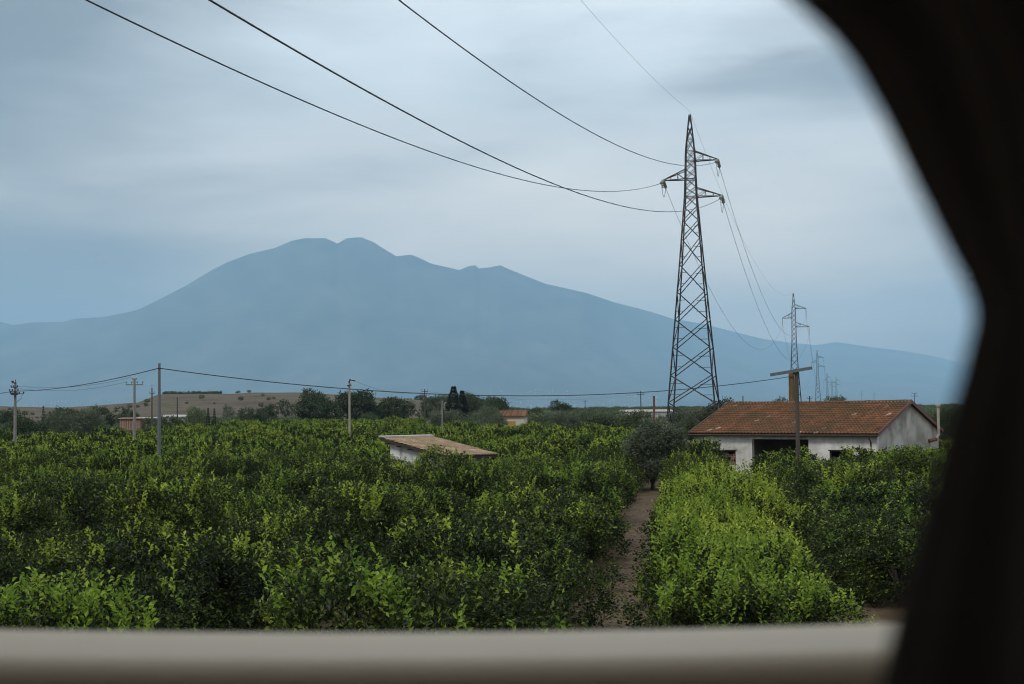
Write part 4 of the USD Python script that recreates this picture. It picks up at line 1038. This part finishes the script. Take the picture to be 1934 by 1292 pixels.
for i, (y, x, px, r) in enumerate(spots):
    big = rng.uniform(0.80, 1.16)
    sx, sz = big * rng.uniform(0.97, 1.10), big * rng.uniform(0.86, 1.08)
    rz = rng.uniform(0, 2 * np.pi)
    if r in (-1, 0):
        sx = min(sx * 1.08, 1.16) if r else sx * 0.95
    if r == 0:
        sz *= 1.02 if y < 62 else 0.97
    elif r == 1 and y < 60:
        sx *= 1.16; x -= 0.5 if y > 37 else 1.0
    elif r > 0 and y > 68:
        sz *= 0.80
    elif r == -3 and y > 66 and abs(x + 5) < 6:
        sz = 0.98 if y < 72.6 else 0.88
    lush = meshkit.noise(np.array([x * 0.09, y * 0.05, 3.0]), 8)
    if i < 300:
        if r == 0: g, lab = 'citrus trees in the row between the two dirt paths', 'bright leafy citrus tree in the row between the two dirt paths'
        elif r == 1: g, lab = 'citrus trees in the row right of the second path', 'dark green citrus tree in the row right of the second narrow path'
        elif r > 1: g, lab = 'citrus trees in front of the right end of the farmhouse', 'citrus tree in the rows beside the curtain, below the right end of the farmhouse'
        elif r == -1: g, lab = 'citrus trees lining the left side of the dirt path', 'citrus tree in the row lining the left side of the dirt path'
        elif y > 72: g, lab = 'citrus trees level with and beyond the shed', 'citrus tree of the dense orchard level with or beyond the tiled shed'
        else: g, lab = 'citrus trees in front of the shed', 'citrus tree of the dense orchard between the window sill and the tiled shed'
        rank[r] = rank.get(r, 0) + 1
        if r in (-1, 0, 1) and rank[r] <= 9:
            nth = ('nearest', 'second', 'third', 'fourth', 'fifth', 'sixth', 'seventh', 'eighth', 'ninth')[rank[r] - 1]
            lab = nth + ' tree from the sill in the ' + {0: 'bright citrus row between the two paths', 1: 'dark citrus row right of both paths', -1: 'citrus row along the path, left side'}[r]
        if y < 62:
            if (r == 0 and y < 52) or (px < 160 and y < 27): k = 0
            elif r == 0: k = 7 if y < 58 else 3
            elif r == 1: k = (3, 1, 6)[i % 3]
            elif y < 34: k = (3, 1, 4, 6, 1, 2)[int(lush * 5.99) if rng.random() < 0.5 else i % 6]
            else: k = (1, 4, 2, 6, 5, 3)[int(lush * 5.99) if rng.random() < 0.6 else i % 6]
            src = near[k]
        else:
            src = (near if y < 85 else far)[[0, 1, 2, 3][i % 4] if y >= 85 else (2, 4, 5, 1)[i % 4]]
        if src.GetCustomDataByKey('label') is None:           # the first of its kind is the tree itself
            say(src, lab, 'citrus tree', g)
            src.GetAttribute('xformOp:translate').Set(Gf.Vec3d(x, y, 0)); src.GetAttribute('xformOp:rotateZ').Set(math.degrees(rz)); src.GetAttribute('xformOp:scale').Set(Gf.Vec3f(sx, sx, sz))
        else:
            copy_of(src, lab, (x, y, 0), rz, (sx, sx, sz), g, name='citrus_tree', cat='citrus tree')
    else:
        rest[i % 4].append((x, y, rz, sx, sz))
for s_ in near + far:                                          # kinds that no spot took
    if s_.GetCustomDataByKey('label') is None:
        stage.RemovePrim(s_.GetPath())


def scatter(name, label, cat, protos, pts):
    """pts: list of (x, y, z, rz, sx, sz, which)."""
    pi = UsdGeom.PointInstancer.Define(stage, numbered('/World', name))
    rel = pi.CreatePrototypesRel()
    for k, src in enumerate(protos):
        q = UsdGeom.Xform.Define(stage, f'{pi.GetPath()}/plant_{k + 1:03d}').GetPrim()
        for ch in src.GetChildren():
            c = stage.OverridePrim(f'{q.GetPath()}/{ch.GetName()}')
            c.GetReferences().AddInternalReference(ch.GetPath())
        rel.AddTarget(q.GetPath())
    A = np.array(pts, float)
    pi.CreatePositionsAttr(Vt.Vec3fArray.FromNumpy(A[:, :3].astype(np.float32)))
    pi.CreateProtoIndicesAttr(Vt.IntArray.FromNumpy(A[:, 6].astype(np.int32)))
    pi.CreateOrientationsAttr(Vt.QuathArray([Gf.Quath(float(math.cos(r / 2)), 0, 0, float(math.sin(r / 2))) for r in A[:, 3]]))
    pi.CreateScalesAttr(Vt.Vec3fArray.FromNumpy(A[:, [4, 4, 5]].astype(np.float32)))
    return say(pi.GetPrim(), label, cat, None, 'stuff')


scatter('far_orchard', 'unbroken far rows of citrus trees stretching to the dark tree line', 'orchard', far,
        [(x, y, 0, rz, sx, sz, k) for k in range(4) for x, y, rz, sx, sz in rest[k]])
# scrub and far woods, as one mass
scrub = [tree('scrub_clump', 'grey-green scrub clump among the bushes below the hill', 'bush', (*at(555, 775, 395)[:2], 0.0), 5.0, 3.2, 'scrub', 1400, trunk=0.05),
         tree('scrub_clump', 'dark scrub clump below the bare hill left of the big dark trees', 'bush', (*at(515, 780, 385)[:2], 0.0), 5.0, 3.0, 'carob', 1400, trunk=0.05),
         tree('scrub_clump', 'dusty olive scrub clump at the foot of the brown hill', 'bush', (*at(420, 782, 360)[:2], 0.0), 5.0, 3.0, 'olive', 1400, trunk=0.05)]
pts = []
for k in range(900):                                           # left: thickets between orchard and hill
    px = rng.uniform(-120, 560)
    y = rng.uniform(175, 330) if px < 330 else rng.uniform(330, 420)
    x = at(px, 770, y)[0]
    if np.hypot(x - at(252, 786, 205)[0], y - 205) < 9 or (abs(px - 328) < 30 and y < 342):
        continue
    hh = rng.uniform(0.5, 1.0) * (1.0 if y > 230 else 0.85)
    pts.append((x, y, float(ground_z(x, y)), rng.uniform(0, 6), rng.uniform(0.7, 1.3), hh, rng.choice([0, 1, 1, 2])))
for k in range(60):                                           # on the hill
    px = rng.uniform(-100, 900)
    y = rng.uniform(430, 560)
    x = at(px, 770, y)[0]
    s_ = rng.uniform(0.2, 0.55)
    pts.append((x, y, float(ground_z(x, y)), rng.uniform(0, 6), s_, s_, 0))
for k in range(2600):                                          # centre and right: the plain beyond the orchard
    px = rng.uniform(760, 2050)
    y = 1 / rng.uniform(1 / 1900, 1 / 240)
    if (px < 1000 and y < 260) or (px < 905 and y < 700):
        continue
    if 1170 < px < 1280 and y < 430:
        continue
    x = at(px, 770, y)[0]
    s_ = rng.uniform(0.6, 1.15)
    pts.append((x, y, float(ground_z(x, y)), rng.uniform(0, 6), s_ * 1.2 * (1 + y / 1500), min(s_ * (1.0 + y / 2000), 1.75), rng.choice([0, 0, 1, 1, 2])))
scatter('far_scrub', 'far mass of scrub, olives and trees over the plain and hill foot', 'scrub', scrub, pts)
vp = []
for px in np.arange(308, 420, 1.7):                            # clipped vines along the hill crest
    q = at(px, 745, 598)
    vp.append((q[0], q[1], float(ground_z(q[0], q[1])) - 0.1, rng.uniform(0, 6), rng.uniform(0.13, 0.22), 0.40 * rng.uniform(0.6, 1.25), 0))
scatter('vine_row', 'dark row of vines along the crest of the brown hill', 'vines', [scrub[0]], vp)

# ------------------------------------------------------------------ paths
for c, name in ((-1.44, 'dirt_path'), (3.96, 'dirt_path')):
    s = np.linspace(16, 80, 150)
    wl = 0.75 + 0.22 * (meshkit.fbm(np.stack([s * 0.5, 0 * s, 0 * s + c], -1), 3, 2) - 0.5)
    rows = []
    for fr in np.linspace(-1, 1, 9):
        lat = c + fr * wl
        p = s[:, None] * ROWD + lat[:, None] * ROWN
        rows.append(np.c_[p, 0.012 + 0.035 * meshkit.fbm(np.c_[p * 2.2, 0 * s], 3, 6) * (1 - abs(fr) ** 3)])
    V_ = np.stack(rows, 1)
    obj(name, (V_.reshape(-1, 3), grid_faces(len(s), 9)), M['path'], kind='structure', smooth=True)
deb = []
for k in range(900):
    s, c = rng.uniform(24, 78), (-1.44 if rng.random() < 0.6 else 3.96) + rng.normal() * 0.42
    p = s * ROWD + c * ROWN
    if k % 3:
        m = trimesh.creation.icosahedron(); m.apply_scale(rng.uniform(0.012, 0.045)); m.apply_scale([1.2, 1, 0.6])
    else:
        m = bar([0, 0, 0], [rng.uniform(-0.3, 0.3), rng.uniform(-0.3, 0.3), 0.02], 0.014)
    m.apply_translation([p[0], p[1], 0.05]); deb.append(m)
obj('path_litter', cat_(deb), M['litter'], kind='stuff', label='small stones and dry twigs scattered on the dirt path', cat='litter')

# ------------------------------------------------------------------ the train carriage: wall with the window opening, sill, lining
car = UsdGeom.Xform.Define(stage, numbered('/World', 'train_carriage')).GetPrim()
say(car, 'dark train carriage lining with a pale blurred window sill along the bottom edge', 'train carriage')
WY = 1.20
zs = at(967, 1220, WY)[2]
wall = sbox(-5, 3.78, 5, 6.3).difference(sbox(-1.5, zs - 0.02, 0.70, 5.75).buffer(0.02))
obj('window_wall', slab(wall, 'y', WY + 0.004, 0.07), M['carriage'], car)
obj('lining', cat_([slab(sbox(-5, 3.78, 5, 6.3).difference(sbox(-2.2, 4.8, -0.3, 5.75)).difference(sbox(0.4, 4.8, 2.3, 5.75)), 'y', -1.7, 0.07), bx(-5, -4.93, -1.62, WY, 3.78, 6.3), bx(4.93, 5, -1.62, WY, 3.78, 6.3), bx(-4.92, 4.92, -1.62, WY, 6.24, 6.3), bx(-4.92, 4.92, -1.62, WY, 3.72, 3.78)]), M['carriage'], car)
# sill: flat top, rounded nose, face running down to the dark panel; it bows slightly in the middle
prof = [(WY + 0.075, zs - 0.06), (WY + 0.075, zs), (WY + 0.0, zs + 0.001)]
prof += [(WY - 0.048 - 0.03 * math.sin(a), zs - 0.03 + 0.03 * math.cos(a)) for a in np.linspace(0, 1.45, 9)]
prof += [(WY - 0.080, zs - 0.10), (WY + 0.0, zs - 0.11)]
xs = np.linspace(-1.55, 0.75, 40)
bow = 0.0045 * (((xs + 0.03) / 0.36) ** 2).clip(0, 1.6)
V_ = np.array([[[x, p[0], p[1] + b_] for p in prof] for x, b_ in zip(xs, bow)])
obj('window_sill', trimesh.Trimesh(V_.reshape(-1, 3), grid_faces(len(xs), len(prof)), process=False), M['sill'], car, smooth=35)

# ------------------------------------------------------------------ the dark curtain gathered at the right
edge = [(1355, -170), (1435, -80), (1528, 0), (1604, 80), (1668, 190), (1733, 330), (1794, 460), (1834, 545), (1846, 590), (1834, 660), (1800, 800), (1768, 930), (1735, 1060), (1702, 1200), (1680, 1300), (1655, 1420)]
CY = 0.42
ez = np.array([at(x, y, CY)[[0, 2]] for x, y in edge])
order = np.argsort(ez[:, 1])
zz = np.linspace(ez[:, 1].min(), ez[:, 1].max(), 120)
from scipy.interpolate import PchipInterpolator
ex = PchipInterpolator(ez[order, 1], ez[order, 0])(zz)
zt = at(1846, 590, CY)[2]
uu = np.linspace(0, 1, 110)
V_ = np.zeros((len(zz), len(uu), 3))
for i, (z, x) in enumerate(zip(zz, ex)):
    open_ = min(1.0, abs(z - zt) / 0.16)
    xr = 0.245 + 0.10 * open_
    amp = 0.006 + 0.016 * open_
    ph = uu * (26 + 3 * open_) + 0.6 * math.sin(z * 9)
    V_[i, :, 0] = x + (xr - x) * uu
    V_[i, :, 1] = CY + amp * np.sin(ph) * sstep(0, 0.12, uu) + 0.012 * np.sin(ph * 0.43 + 1.0) * open_ + 0.03 * uu
    V_[i, :, 2] = z
a = trimesh.Trimesh(V_.reshape(-1, 3), grid_faces(len(zz), len(uu)), process=False)
b = V_.copy(); b[:, :, 1] += 0.004
n_ = V_.size // 3
rim = []
ix = np.arange(n_).reshape(len(zz), len(uu))
loop = np.concatenate([ix[0, :], ix[1:, -1], ix[-1, -2::-1], ix[-2:0:-1, 0]])
nx_ = np.roll(loop, -1)
rim = np.vstack([np.stack([loop, nx_, nx_ + n_], 1), np.stack([loop, nx_ + n_, loop + n_], 1)])
cur = trimesh.Trimesh(np.concatenate([V_.reshape(-1, 3), b.reshape(-1, 3)]), np.vstack([a.faces, a.faces[:, ::-1] + n_, rim]), process=False)
obj('curtain', cur, M['curtain'], smooth=40, label='dark out-of-focus curtain drawn in at the middle, covering the right edge', cat='curtain')
